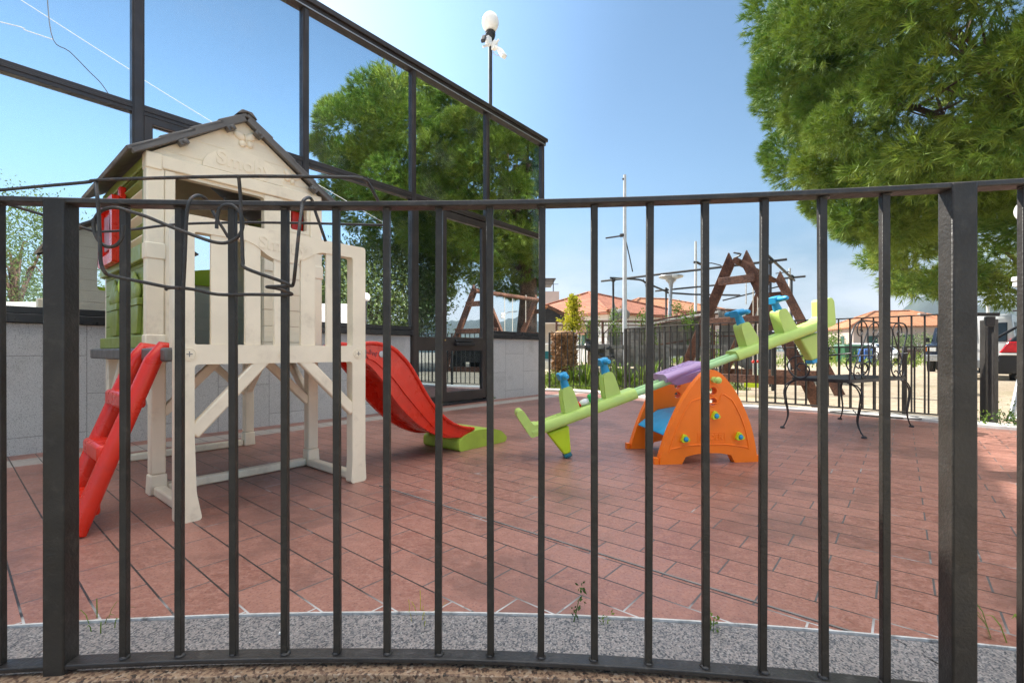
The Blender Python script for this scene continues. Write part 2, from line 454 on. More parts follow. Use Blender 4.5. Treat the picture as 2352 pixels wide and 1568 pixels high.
def tile_mat():
    m, nt, bs = newmat('terracotta paving'); p = poss(nt)
    u = dotv(nt, p, NN, .0815); v = dotv(nt, p, D1, .140)
    b = nt.nodes.new('ShaderNodeTexBrick')
    nt.links.new(comb(nt, u, v), b.inputs['Vector'])
    for k, x in (('Scale', 1.0), ('Mortar Size', .0034), ('Mortar Smooth', .25), ('Bias', 0.0), ('Brick Width', .291), ('Row Height', .145)): b.inputs[k].default_value = x
    b.inputs['Color1'].default_value = (0, 0, 0, 1); b.inputs['Color2'].default_value = (1, 1, 1, 1); b.inputs['Mortar'].default_value = (.5, .5, .5, 1)
    per = nt.nodes.new('ShaderNodeRGBToBW'); nt.links.new(b.outputs['Color'], per.inputs[0])
    base = mixc(nt, per.outputs[0], (.268, .112, .082), (.355, .165, .125))
    big = noise(nt, p, 1.1, 7, .65); fine = noise(nt, p, 26, 8, .7); spk = noise(nt, p, 130, 2, .5)
    base = mixc(nt, math_(nt, 'MULTIPLY', rng(nt, fine, .42, .66), .75), base, (.42, .20, .148))
    base = mixc(nt, math_(nt, 'MULTIPLY', rng(nt, spk, .56, .66), .6), base, (.13, .06, .05))
    base = mixc(nt, math_(nt, 'MULTIPLY', rng(nt, noise(nt, p, 75, 4, .65), .50, .62), .5), base, (.43, .24, .20))
    base = mixc(nt, math_(nt, 'MULTIPLY', rng(nt, big, .45, .64), .75), base, (.15, .075, .06))
    # band of paler tiles along the facade
    bb = dotv(nt, p, NN, B0.dot(NN))
    bandm = math_(nt, 'MULTIPLY', rng(nt, bb, .215, .225), rng(nt, bb, .50, .51, 1, 0))
    base = mixc(nt, bandm, base, (.40, .35, .31))
    wet = noise(nt, p, 2.3, 3, .5)
    base = mixc(nt, math_(nt, 'MULTIPLY', rng(nt, wet, .64, .72), .45), base, (.11, .055, .05))
    # lime bloom in the joints along the granite
    dist = nt.nodes.new('ShaderNodeVectorMath'); dist.operation = 'DISTANCE'; nt.links.new(p, dist.inputs[0]); dist.inputs[1].default_value = (-.35, -6.87, 0)
    near = rng(nt, dist.outputs['Value'], 8.25, 8.42, 1, 0)
    bloom = math_(nt, 'MULTIPLY', near, rng(nt, noise(nt, p, 9, 4), .34, .48))
    lime = math_(nt, 'MAXIMUM', bloom, math_(nt, 'MULTIPLY', rng(nt, noise(nt, p, 3.1, 5), .60, .68), .55))
    fv = math_(nt, 'ABSOLUTE', math_(nt, 'SUBTRACT', math_(nt, 'FRACT', math_(nt, 'DIVIDE', v, .145)), .5))
    long_j = rng(nt, fv, .465, .475)                      # the long joints are open and dark, the short ones filled with paler grout
    mort = mixc(nt, lime, mixc(nt, long_j, (.105, .098, .098), (.034, .029, .028)), (.66, .65, .64))
    col = mixc(nt, b.outputs['Fac'], base, mort)
    nt.links.new(col, bs.inputs['Base Color'])
    nt.links.new(rng(nt, fine, .3, .7, .34, .54), bs.inputs['Roughness'])
    h = math_(nt, 'ADD', math_(nt, 'MULTIPLY', math_(nt, 'SUBTRACT', 1.0, b.outputs['Fac']), 1.0), math_(nt, 'MULTIPLY', fine, .35))
    bump(nt, bs, h, .45, .004)
    return m
M['tiles'] = tile_mat()

def granite(name, cols, scale=55):
    m, nt, bs = newmat(name); p = poss(nt)
    v = nt.nodes.new('ShaderNodeTexVoronoi'); v.inputs['Scale'].default_value = scale; nt.links.new(p, v.inputs['Vector'])
    bw = nt.nodes.new('ShaderNodeRGBToBW'); nt.links.new(v.outputs['Color'], bw.inputs[0])
    n1 = noise(nt, p, scale * 1.5, 5, .7)
    k = math_(nt, 'ADD', math_(nt, 'MULTIPLY', bw.outputs[0], .55), math_(nt, 'MULTIPLY', n1, .5))
    rp = nt.nodes.new('ShaderNodeValToRGB'); nt.links.new(k, rp.inputs[0])
    e = rp.color_ramp.elements; e[0].position = .30; e[0].color = (*cols[0], 1); e[1].position = .78; e[1].color = (*cols[-1], 1)
    for i, c in enumerate(cols[1:-1]):
        q = e.new(.30 + .48 * (i + 1) / (len(cols) - 1)); q.color = (*c, 1)
    big = noise(nt, p, 3, 6)
    nt.links.new(mixc(nt, math_(nt, 'MULTIPLY', rng(nt, big, .45, .75), .25), rp.outputs[0], cols[0]), bs.inputs['Base Color'])
    bs.inputs['Roughness'].default_value = .55
    bump(nt, bs, n1, .15, .003)
    return m
M['granite'] = granite('pink grey granite', [(.025, .028, .036), (.11, .113, .125), (.26, .24, .235), (.32, .275, .258), (.42, .41, .40)], 230)
M['granite_edge'] = granite('brown granite edge', [(.03, .025, .02), (.16, .09, .06), (.33, .21, .13), (.40, .27, .17), (.45, .36, .28)], 150)

def plinth_mat():
    m, nt, bs = newmat('bush hammered granite slabs'); p = poss(nt)
    a = dotv(nt, p, D1, B0.dot(D1)); s = nt.nodes.new('ShaderNodeSeparateXYZ'); nt.links.new(p, s.inputs[0])
    b = nt.nodes.new('ShaderNodeTexBrick'); nt.links.new(comb(nt, math_(nt, 'ADD', s.outputs['Z'], .18), a), b.inputs['Vector'])
    for k, x in (('Scale', 1.0), ('Mortar Size', .004), ('Mortar Smooth', .3), ('Brick Width', .62), ('Row Height', .48), ('Bias', 0.0)): b.inputs[k].default_value = x
    b.inputs['Color1'].default_value = (.55, .53, .50, 1); b.inputs['Color2'].default_value = (.60, .58, .545, 1); b.inputs['Mortar'].default_value = (.30, .285, .265, 1)
    sp = noise(nt, p, 210, 2, .5); n2 = noise(nt, p, 2.2, 7, .65)
    c = mixc(nt, math_(nt, 'MULTIPLY', rng(nt, sp, .50, .66), .75), b.outputs['Color'], (.18, .18, .175))
    c = mixc(nt, math_(nt, 'MULTIPLY', rng(nt, sp, .48, .36), .5), c, (.52, .51, .49))
    c = mixc(nt, math_(nt, 'MULTIPLY', rng(nt, n2, .5, .72), .3), c, (.20, .18, .155))
    nt.links.new(c, bs.inputs['Base Color']); bs.inputs['Roughness'].default_value = .85
    bump(nt, bs, math_(nt, 'ADD', sp, math_(nt, 'MULTIPLY', math_(nt, 'SUBTRACT', 1.0, b.outputs['Fac']), 1.2)), .35, .004)
    return m
M['plinth'] = plinth_mat()

def ground_mat():
    m, nt, bs = newmat('dry sandy ground'); p = poss(nt)
    n1 = noise(nt, p, .35, 8, .65); n2 = noise(nt, p, 4, 8, .7); n3 = noise(nt, p, 40, 3, .6)
    c = mixc(nt, rng(nt, n2, .35, .65), (.36, .285, .20), (.50, .41, .30))
    c = mixc(nt, math_(nt, 'MULTIPLY', rng(nt, n3, .55, .68), .5), c, (.22, .17, .12))
    c = mixc(nt, math_(nt, 'MULTIPLY', rng(nt, n1, .50, .66), .55), c, (.30, .26, .15))
    nt.links.new(c, bs.inputs['Base Color']); bs.inputs['Roughness'].default_value = .95
    bump(nt, bs, math_(nt, 'ADD', n2, math_(nt, 'MULTIPLY', n3, .4)), .7, .05)
    return m
M['ground'] = ground_mat()

def glass_mat(name, refl, tint, trans, ior_mix=.66):
    m, nt, bs = newmat(name); nt.nodes.remove(bs)
    out = nt.nodes['Material Output']; gl = nt.nodes.new('ShaderNodeBsdfGlossy'); tr = nt.nodes.new('ShaderNodeBsdfTransparent'); mx = nt.nodes.new('ShaderNodeMixShader')
    gl.inputs['Roughness'].default_value = 0.0
    p = poss(nt)
    dust = math_(nt, 'MULTIPLY', rng(nt, noise(nt, p, 1.6, 6, .6), .5, .75), .05)
    gl.inputs['Color'].default_value = (*refl, 1); tr.inputs['Color'].default_value = (*trans, 1)
    wob = nt.nodes.new('ShaderNodeBump'); wob.inputs['Strength'].default_value = .012; wob.inputs['Distance'].default_value = .02
    nt.links.new(noise(nt, p, .9, 2), wob.inputs['Height']); nt.links.new(wob.outputs[0], gl.inputs['Normal'])
    mx.inputs[0].default_value = ior_mix
    nt.links.new(tr.outputs[0], mx.inputs[1]); nt.links.new(gl.outputs[0], mx.inputs[2])
    df = nt.nodes.new('ShaderNodeBsdfDiffuse'); df.inputs['Color'].default_value = (.62, .62, .6, 1)
    m2 = nt.nodes.new('ShaderNodeMixShader'); nt.links.new(dust, m2.inputs[0])
    nt.links.new(mx.outputs[0], m2.inputs[1]); nt.links.new(df.outputs[0], m2.inputs[2])
    nt.links.new(m2.outputs[0], out.inputs['Surface'])
    return m
M['glass'] = glass_mat('mirror coated glass', (.93, .97, 1.0), None, (.62, .74, .70), .84)
M['doorglass'] = glass_mat('door glass', (.55, .66, .76), None, (.5, .55, .55), .6)

def leaf_mat(name, c0, c1, c2, trans=.3, rough=.55):
    m, nt, bs = newmat(name)
    g = nt.nodes.new('ShaderNodeNewGeometry'); at = nt.nodes.new('ShaderNodeAttribute'); at.attribute_name = 'tint'
    c = mixc(nt, at.outputs['Fac'], c0, c1)
    c = mixc(nt, math_(nt, 'MULTIPLY', rng(nt, g.outputs['Random Per Island'], .55, 1.0, 0, 1, False), .7), c, c2)
    nt.links.new(c, bs.inputs['Base Color']); bs.inputs['Roughness'].default_value = rough; bs.inputs['Specular IOR Level'].default_value = .3
    tl = nt.nodes.new('ShaderNodeBsdfTranslucent'); nt.links.new(c, tl.inputs['Color'])
    mx = nt.nodes.new('ShaderNodeMixShader'); mx.inputs[0].default_value = trans
    nt.links.new(bs.outputs[0], mx.inputs[1]); nt.links.new(tl.outputs[0], mx.inputs[2]); nt.links.new(mx.outputs[0], nt.nodes['Material Output'].inputs['Surface'])
    return m
M['needle'] = leaf_mat('pine needles', (.085, .195, .022), (.25, .325, .045), (.20, .285, .037), .14)
M['needle2'] = leaf_mat('far pine needles', (.10, .20, .024), (.29, .34, .05), (.20, .27, .04), .26)
M['leaf'] = leaf_mat('dark broad leaves', (.08, .13, .035), (.19, .25, .08), (.26, .30, .15), .25, .4)
M['willow'] = leaf_mat('feathery leaves', (.10, .17, .05), (.17, .22, .07), (.14, .2, .06), .35)
M['goldleaf'] = leaf_mat('golden yellow leaves', (.30, .32, .02), (.55, .48, .03), (.40, .40, .04), .4)
M['grassleaf'] = leaf_mat('strappy green leaves', (.09, .18, .02), (.22, .30, .04), (.16, .22, .05), .35)
M['weedleaf'] = leaf_mat('weed leaves', (.035, .085, .02), (.09, .16, .03), (.06, .12, .02), .3)
M['vineleaf'] = leaf_mat('vine leaves', (.06, .14, .02), (.16, .26, .03), (.2, .25, .05), .35)

def roof_mat(name, c0, c1):
    m, nt, bs = newmat(name); co = objco(nt)
    s = nt.nodes.new('ShaderNodeSeparateXYZ'); nt.links.new(co, s.inputs[0])
    b = nt.nodes.new('ShaderNodeTexBrick'); nt.links.new(comb(nt, math_(nt, 'ADD', s.outputs['X'], math_(nt, 'MULTIPLY', s.outputs['Y'], .7)), s.outputs['Z']), b.inputs['Vector'])
    for k, x in (('Scale', 1.0), ('Mortar Size', .03), ('Mortar Smooth', .6), ('Brick Width', .30), ('Row Height', .16), ('Bias', 0.0)): b.inputs[k].default_value = x
    b.inputs['Color1'].default_value = (*c0, 1); b.inputs['Color2'].default_value = (*c1, 1); b.inputs['Mortar'].default_value = (*(x * .4 for x in c0), 1)
    n = noise(nt, co, .8, 7, .65)
    nt.links.new(mixc(nt, math_(nt, 'MULTIPLY', rng(nt, n, .48, .7), .5), b.outputs['Color'], tuple(x * .6 for x in c0)), bs.inputs['Base Color'])
    bs.inputs['Roughness'].default_value = .85
    bump(nt, bs, math_(nt, 'SUBTRACT', 1.0, b.outputs['Fac']), .8, .08)
    return m
M['rooftile'] = roof_mat('terracotta roof tiles', (.36, .115, .055), (.50, .19, .10))
M['rooftile2'] = roof_mat('orange roof tiles', (.48, .19, .08), (.60, .28, .14))
M['hill'] = mat('wooded hillside', (.035, .050, .032), .95, .35, .004, stain=(.075, .075, .05), stain_amt=.5, sscale=.012)
# ------------------------------------------------------------------ ground, patio, granite, kerb
def sheet(name, pts, z, m, kind='structure'):
    mb = MB(); mb.plate([(p[0], p[1]) for p in pts], (V((0, 0, 0)), V((1, 0, 0)), V((0, 1, 0)), UZ), z - .004, z)
    return tag(mb.build(name, m, fix=False), kind=kind)
def arc(cx, cy, r, x0, x1, n):
    return [(x, cy + math.sqrt(r * r - (x - cx) ** 2)) for x in (x0 + (x1 - x0) * i / n for i in range(n + 1))]
ARC_T = (-.35, -6.87)                      # centre of the curved edge
gm = MB()
gN = 60
gm.add([(-1380, -1380, -.06), (1380, -1380, -.06), (1380, 1380, -.06), (-1380, 1380, -.06)], [(0, 1, 2, 3)])
tag(gm.build('ground', M['ground'], fix=False), kind='structure')
kerb_in = [(0.62, 9.35), (1.25, 9.05), (1.95, 8.15), (2.45, 7.30), (2.98, 6.65), (3.9, 6.05), (4.55, 5.35), (5.02, 4.66), (6.2, 3.6), (8.0, 2.2)]
tile_edge = arc(*ARC_T, 8.25, -4.6, 4.6, 40)
pat = tile_edge + [(8.0, 1.0)] + kerb_in[::-1] + [tuple(F(6.8, .0, 0))[:2], tuple(F(-4.0, .0, 0))[:2]]
sheet('patio_paving', pat, 0.0, M['tiles'])
# granite coping under the near railing, in slabs with open joints
def arcband(r0, r1, x0, x1, n):
    a = arc(ARC_T[0], ARC_T[1], r1, x0, x1, n); b = arc(ARC_T[0], ARC_T[1], r0, x0, x1, n)
    return a + b[::-1]
FW = V((0, 0, 0)), V((1, 0, 0)), V((0, 1, 0)), UZ
cop = MB(); cuts = [-4.6, -2.6, -1.235, 1.03, 2.6, 4.6]
for x0, x1 in zip(cuts, cuts[1:]):
    top = arc(*ARC_T, 8.246, x0 + .003, x1 - .003, 14); bot = arc(*ARC_T, 8.020, x0 + .045, x1 + .045 if x1 < 0 else x1 + .07, 14)
    cop.plate(top + bot[::-1], FW, -.02, .010)
tag(cop.build('granite_coping', M['granite'], bevel=.002, seg=1), kind='structure')
lip = MB(); lip.plate(arcband(7.974, 8.018, -4.6, 4.6, 60), FW, -.03, .022)
tag(lip.build('granite_edge', M['granite_edge'], bevel=.004), kind='structure')
par = MB(); par.plate(arcband(7.70, 8.012, -4.6, 4.6, 60), FW, -.6, -.031)
par.plate(arcband(7.60, 7.972, -4.6, 4.6, 60), FW, -.62, .004)
tag(par.build('parapet_wall', M['plaster']), 'low sandy mortar wall that carries the curved black railing', 'wall')
jm = MB(); jm.sweep([(x, y, .012) for x, y in arc(*ARC_T, 8.252, -4.6, 4.6, 90)], .0065, .008)
M['lime_mortar'] = mat('white lime mortar', (.62, .61, .59), .9, .15, 30, bmp=.8, bscale=90, stain=(.2, .18, .17), stain_amt=.95, sscale=19)
tag(jm.build('mortar_joint', M['lime_mortar']), kind='structure')
# pale kerb along the back railing
def offs(pts, d):
    out = []
    for i, p in enumerate(pts):
        a = V(pts[max(i - 1, 0)]); b = V(pts[min(i + 1, len(pts) - 1)]); t = (b - a).normalized()
        out.append((p[0] - t.y * d, p[1] + t.x * d))
    return out
kp = [tuple(q)[:2] for q in crom([(*p, 0) for p in kerb_in], 5)]
ko = offs(kp, .30)
kb = MB(); kb.plate(kp + ko[::-1], FW, -.07, .035)
tag(kb.build('concrete_kerb', M['concrete'], bevel=.008), kind='structure')
# expansion joint across the tiles
ej = MB(); e0 = V((.15, 1.968, .002)); ej.bar(e0 - NN * 1.2, e0 + NN * 5.0, .007, .004)
tag(ej.build('expansion_joint', mat('grey joint strip', (.20, .19, .18), .7, .3, 9)), kind='structure')

# ------------------------------------------------------------------ glass pavilion on the left
bld = thing('glass_pavilion', 'long glass pavilion with dark bronze frames and stone plinth along the patio', 'building', F(3, 0, 0))
ZT, ZS0, ZS1, ZTR = 4.70, 1.0, 1.125, 2.90
edges = [-5.18, -3.68, -2.18, -.685, .812, 2.305, 3.811, 5.296, 6.80]
DA0, DA1 = 3.811, 5.296
for a0, a1 in ((-5.2, DA0 - .04), (DA1 + .04, 6.84)):
    mb = MB(); mb.fbox(a0, a1, -.22, 0, -.05, ZS0); mb.build('stone_plinth', M['plinth'], bld, .004, 1)
    mb = MB(); mb.fbox(a0 - .02, a1 + .02 * (a1 < 6), -.10, .045, ZS0 + .002, ZS0 + .07); mb.fbox(a0, a1, -.10, .025, ZS0 + .072, ZS1); mb.build('window_sill', M['sill'], bld, .004, 1)
for i, e in enumerate(edges):
    w = .088 if i in (4,) else .070
    mb = MB(); z0 = .0 if e in (DA0, DA1, 6.80) else ZS1
    mb.fbox(e - w / 2, e + w / 2, -.06, .030, z0, ZT - .10); mb.fbox(e - w / 2 + .012, e + w / 2 - .012, .030, .038, z0, ZT - .10)
    mb.build('mullion', M['bronze'], bld, .003, 1)
def pane(a0, a1, z0, z1):          # sheets of glass never sit quite in one plane
    k = [rnd.uniform(-.0016, .0016) for _ in range(3)]; d = lambda i, j: -.012 + k[0] + k[1] * i + k[2] * j
    q = lambda w: [F(a0, d(0, 0) - w, z0), F(a1, d(1, 0) - w, z0), F(a1, d(1, 1) - w, z1), F(a0, d(0, 1) - w, z1)]
    mb = MB(); mb.hexa(q(.008), q(0)); mb.build('glass_pane', M['glass'], bld)
for i in range(8):
    a0, a1 = edges[i] + .037, edges[i + 1] - .037
    mb = MB(); mb.fbox(a0, a1, -.055, .024, ZTR - .045, ZTR + .045); mb.fbox(a0, a1, .024, .031, ZTR - .012, ZTR + .012); mb.build('transom', M['bronze'], bld, .003, 1)
    pane(a0, a1, ZTR + .046, ZT - .101)
    if edges[i] != DA0:
        pane(a0, a1, ZS1 + .001, ZTR - .046)
# opening lights: an extra sash frame under the transom in two bays
for i in (4, 1):
    a0, a1 = edges[i] + .040, edges[i + 1] - .040
    mb = MB(); o = [(a0, ZS1 + .004), (a1, ZS1 + .004), (a1, ZTR - .05), (a0, ZTR - .05)]; k = .062
    h = [(a0 + k, ZS1 + .07), (a1 - k, ZS1 + .07), (a1 - k, ZTR - .05 - k), (a0 + k, ZTR - .05 - k)]
    mb.plate(o, (F(0, 0, 0), D1, UZ, NN), .0, .035, [h]); mb.build('sash', M['bronze'], bld, .004, 1)
mb = MB(); mb.fbox(-5.2, 6.86, -.12, .045, ZT - .098, ZT - .03); mb.fbox(-5.2, 6.89, -.2, .075, ZT - .028, ZT + .035); mb.build('top_rail', M['bronze'], bld, .004, 1)
mb = MB(); mb.fbox(-5.2, 6.86, .046, .052, ZT - .090, ZT - .078); mb.build('drip_strip', M['zinc'], bld)
mb = MB(); mb.fbox(-5.2, 6.84, -6.2, -.2, ZT - .25, ZT - .03); mb.build('roof', M['concrete'], bld)
mb = MB(); mb.fbox(6.70, 6.84, -6.2, -.23, -.05, ZT - .26); mb.fbox(-5.2, -5.06, -6.2, -.23, -.05, ZT - .26); mb.build('end_wall', M['wall_white'], bld)
mb = MB(); mb.fbox(-5.0, 6.68, -6.0, -.25, -.05, -.001); mb.build('interior_floor', M['plank'], bld)
holes = [rect(x, x + w, 1.15, 2.15) for x, w in ((-3.6, 1.1), (-2.0, .8), (-.7, .55), (.5, .5), (1.9, 1.0), (3.4, .45), (4.7, .9), (5.9, .5))]
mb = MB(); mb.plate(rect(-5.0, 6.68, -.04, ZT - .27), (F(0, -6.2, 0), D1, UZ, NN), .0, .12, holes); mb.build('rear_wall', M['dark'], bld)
# door bay: side light and door leaf
am = DA0 + .50
mb = MB(); o = rect(DA0 + .037, am - .012, .03, ZTR - .047); h1 = rect(DA0 + .095, am - .055, .99, ZTR - .10); h2 = rect(DA0 + .095, am - .055, .14, .80)
mb.plate(o, (F(0, 0, 0), D1, UZ, NN), -.05, .012, [h1, h2]); mb.build('side_light_frame', M['bronze'], bld, .004, 1)
mb = MB(); mb.fbox(DA0 + .08, am - .04, -.022, -.014, .12, .82); mb.fbox(DA0 + .08, am - .04, -.022, -.014, .97, ZTR - .08); mb.build('side_light_pane', M['doorglass'], bld)
dr = MB(); o = rect(am + .012, DA1 - .037, .05, ZTR - .06); h1 = rect(am + .105, DA1 - .125, 1.00, ZTR - .16); h2 = rect(am + .105, DA1 - .125, .19, .80)
dr.plate(o, (F(0, 0, 0), D1, UZ, NN), -.05, .020, [h1, h2]); door = dr.build('door', M['bronze'], bld, .005, 1)
mb = MB(); mb.fbox(am + .09, DA1 - .11, -.020, -.012, .17, .82); mb.build('lower_pane', M['doorglass'], door)
mb = MB(); mb.fbox(am + .09, DA1 - .11, -.020, -.012, .98, ZTR - .14); mb.build('upper_pane', M['glass'], door)
mb = MB(); mb.fbox(am + .26, am + .62, .021, .050, .93, .965); mb.fbox(am + .24, am + .64, .021, .085, .87, .918); mb.build('handle', M['blackmetal'], door, .006)
mb = MB(); mb.lathe([(.010, 0), (.010, .02), (.006, .024)], F(am + .06, .020, .95), NN, 12); mb.build('lock', mat('brass', (.6, .42, .15), .3, .1, 10, metal=.9), door)
mb = MB(); mb.fbox(DA0 + .037, DA1 - .037, -.10, .05, .001, .028); mb.build('threshold', M['sill'], bld, .004, 1)

# ------------------------------------------------------------------ near railing (curved, black)
RC, RR = (-.42, -6.35), 7.5
def railY(x): return RC[1] + math.sqrt(RR * RR - (x - RC[0]) ** 2)
def railX(px):
    x = (px - 1176) / FPX * 1.1
    for _ in range(8): x = (px - 1176) / FPX * railY(x)
    return x
def raildir(x): return V((RR and (railY(x) - RC[1]), -(x - RC[0]), 0)).normalized()
nf = thing('railing', 'black curved metal railing in the foreground with square upright bars', 'railing', (0, railY(0), .02))
xa, xb = -2.6, 2.6
rail_pts = lambda z: [V((x, railY(x), z)) for x in (xa + (xb - xa) * i / 90 for i in range(91))]
mb = MB(); mb.sweep(rail_pts(1.137), .040, .013); mb.build('top_rail', M['rail'], nf, .0025, 2)
mb = MB(); mb.sweep(rail_pts(.038), .040, .012); mb.build('bottom_rail', M['rail'], nf, .0025, 2)
bar_px = [-118, 0, 287, 413, 536, 655, 774, 889, 1008, 1126, 1244, 1365, 1491, 1620, 1753, 1890, 2032, 2352, 2510]
def upright(name, x, w, z0, z1, m, bev, weld=True):
    t = raildir(x); c = V((x, railY(x), (z0 + z1) / 2)); mb = MB()
    lean = (UZ + t * (rnd.uniform(-.004, .004) if weld else 0)).normalized()
    mb.box(c, (w, w, z1 - z0), (t, V((-t.y, t.x, 0)), lean))
    o = mb.build(name, m, nf, bev, 2)
    if weld:
        for z in (z0 + .001, z1 - .001):
            wb = MB(); q = rnd; s0 = w * (.66 + q.random() * .12)
            wb.ball(c + t * q.uniform(-.002, .002) + UZ * (z - c.z), (s0, s0 * q.uniform(.9, 1.15), .004 + q.random() * .003), 10, 6)
            wb.build('weld', M['rail'], o)
    return o
for px in bar_px: upright('baluster', railX(px), .0162, .0445, 1.1300, M['fence'], .0016)
for px in (141, 2199): upright('post', railX(px), .047, -.10, 1.1425, M['fence'], .004, False)

# wire planter holder hung over the railing
def zz(pts, Y): return [P(156.8 + .3 * x, 235.2 + .3 * y, d if d else Y) for x, y, d in pts]
ph = thing('planter_holder', 'empty black wire flower box holder hooked over the curved railing', 'planter holder', P(550, 500, 1.05))
wr = .0038
def wire(name, pts, k=6): mb = MB(); mb.tube(crom(pts, k), wr, 8); return mb.build(name, M['wire'], ph)
rim = [(-40, 441, 1.11), (60, 431, 1.085), (196, 419, 1.06), (225, 414, 1.05), (400, 408, 1.03), (560, 405, 1.02), (700, 406, 1.02), (812, 408, 1.02), (836, 413, 1.03), (848, 424, 1.06), (872, 468, 1.22), (890, 505, 1.37), (890, 514, 1.39), (875, 517, 1.395), (720, 513, 1.385), (560, 511, 1.385), (430, 514, 1.395), (360, 520, 1.42), (290, 529, 1.46), (215, 533, 1.475)]
wire('rim', [P(*q) for q in rim], 4)
wire('diagonal_wire', [P(-40, 452, 1.16), P(0, 464, 1.18), P(110, 497, 1.25), P(215, 531, 1.30)], 3)
scroll = [(425, 938), (410, 1040), (368, 1092), (300, 1105), (235, 1060), (197, 970), (210, 880), (270, 822), (360, 805), (450, 828), (600, 875), (780, 950), (1000, 1032), (1120, 1070), (1210, 1074), (1290, 1038), (1334, 960), (1324, 862), (1270, 797), (1205, 786), (1155, 822), (1140, 895), (1136, 965)]
wire('scroll', [P(156.8 + .3 * x, 235.2 + .3 * y, 1.035) for x, y in scroll], 5)
wire('hanger', zz([(212, 612, 1.052), (222, 720, 0), (235, 870, 0), (244, 1100, 0), (248, 1215, 0), (275, 1292, 0), (330, 1325, 1.04), (580, 1377, 1.06), (760, 1413, 1.085), (850, 1420, 1.09)], 1.03), 5)
wire('basket_bar', zz([(745, 1432, 1.09), (790, 1418, 1.09), (950, 1430, 1.10), (1150, 1470, 1.13), (1400, 1470, 1.13), (1685, 1472, 1.13), (1692, 1455, 1.12), (1600, 1425, 1.10), (1520, 1412, 1.085), (1600, 1408, 1.08), (1700, 1404, 1.07)], 1.05), 5)
wire('hanger', zz([(1304, 565, 1.02), (1318, 720, 0), (1330, 1050, 0), (1338, 1215, 0), (1365, 1272, 1.03), (1640, 1372, 1.06), (1705, 1404, 1.07), (1724, 1385, 1.07), (1735, 1300, 0), (1765, 1000, 0), (1790, 800, 1.08), (1800, 752, 1.09), (1838, 728, 1.13), (1868, 752, 1.18), (1890, 830, 1.20), (1930, 945, 1.20), (1970, 1062, 1.20)], 1.03), 5)
wire('hook', zz([(882, 1415, 1.085), (893, 1200, 1.08), (905, 900, 1.08), (925, 770, 1.08), (960, 722, 1.10), (1008, 714, 1.14), (1055, 742, 1.18), (1090, 800, 1.20), (1130, 880, 1.20), (1178, 955, 1.20), (1225, 1032, 1.20)], 1.08), 5)

# ------------------------------------------------------------------ playhouse on stilts
E1 = {'X': D1, 'N': NN}
hs = thing('playhouse', 'cream plastic stilt playhouse with dark grey roof, green side wall and railed deck', 'playhouse', F(.92, 1.8, 0))
A0, A1, BF, BB, BD = .455, 1.405, 2.00, .86, 2.62
DZ = .80
mb = MB(); mb.fbox(A0 - .075, A1 + .02, BB - .04, BD - .05, .735, DZ); 
mb.build('deck', M['greyroof'], hs, .012, 3)
dk = hs.children[-1]
# stilts
def leg(a, b, w=.07, z1=.735, foot=False):
    mb = MB(); mb.hexa([F(a - w * .62, b - w * .62, 0), F(a + w * .62, b - w * .62, 0), F(a + w * .62, b + w * .62, 0), F(a - w * .62, b + w * .62, 0)],
                       [F(a - w * .56, b - w * .56, .11), F(a + w * .56, b - w * .56, .11), F(a + w * .56, b + w * .56, .11), F(a - w * .56, b + w * .56, .11)])
    mb.fbox(a - w / 2, a + w / 2, b - w / 2, b + w / 2, .111, z1)
    mb.build('leg', M['cream'], hs, .008, 2)
for a in (A0 + .035, A1 - .035):
    leg(a, BF - .03); leg(a, BB + .04)
def brace(p, q, w=.045, h=.05): mb = MB(); mb.bar(p, q, w, h); mb.build('brace', M['cream'], hs, .008, 2)
for b in (BF - .03, BB + .04):
    brace(F(A0 + .06, b, .44), F(.80, b, .74)); brace(F(A1 - .06, b, .44), F(1.05, b, .74))
for a in (A0 + .035, A1 - .035):
    brace(F(a, BB + .06, .46), F(a, 1.22, .74)); brace(F(a, BF - .06, .46), F(a, 1.62, .74))
brace(F(.475, BD - .015, .40), F(.795, BD - .015, .745), .04, .062); brace(F(1.30, BD - .015, .43), F(.99, BD - .015, .745), .04, .062)
def foot_bar(p, q): mb = MB(); mb.bar(p, q, .055, .05); mb.build('foot_bar', M['cream'], hs, .01, 2)
foot_bar(F(A0 + .035, BF + .02, .026), F(A0 + .035, BD - .05, .026)); foot_bar(F(A1 - .06, BF + .02, .026), F(A1 - .06, BD - .05, .026))
foot_bar(F(A0 + .08, BF - .03, .026), F(A1 - .08, BF - .03, .026)); foot_bar(F(A0 + .08, BB + .04, .026), F(A1 - .08, BB + .04, .026))
# front railing panel, one moulding from floor to handrail
def fpoly(ptsz): return [(a, z) for a, z in ptsz]
zr = 1.41
outer = rounded([(.408, .0), (.512, .0), (.488, .13), (.480, .40), (.480, .722), (1.288, .722), (1.288, .13), (1.280, .0), (1.382, .0), (1.375, .13), (1.375, zr), (.408, zr)], .018, 3)
rb = [(.498, 1.335), (.700, 1.335), (.745, 1.320), (.80, 1.278), (.845, 1.258), (.89, 1.252), (.94, 1.258), (1.00, 1.285), (1.06, 1.325), (1.10, 1.338), (1.29, 1.338)]
def rail_bot(a):
    for (x0, y0), (x1, y1) in zip(rb, rb[1:]):
        if x0 <= a <= x1: return y0 + (y1 - y0) * (a - x0) / (x1 - x0)
    return 1.335
slats = [(.548, .632), (.697, .772), (.838, .893), (.980, 1.062), (1.126, 1.178)]
gaps = [rounded([(.480, .815), (1.290, .815)] + [(.480 + .810 * i / 30, rail_bot(.480 + .810 * i / 30)) for i in range(30, -1, -1)], .010, 2)]
front = MB(); front.plate(outer, (F(0, BD - .055, 0), D1, UZ, NN), .0, .062, gaps)
rl = front.build('deck_railing', M['cream'], hs, .011, 3)
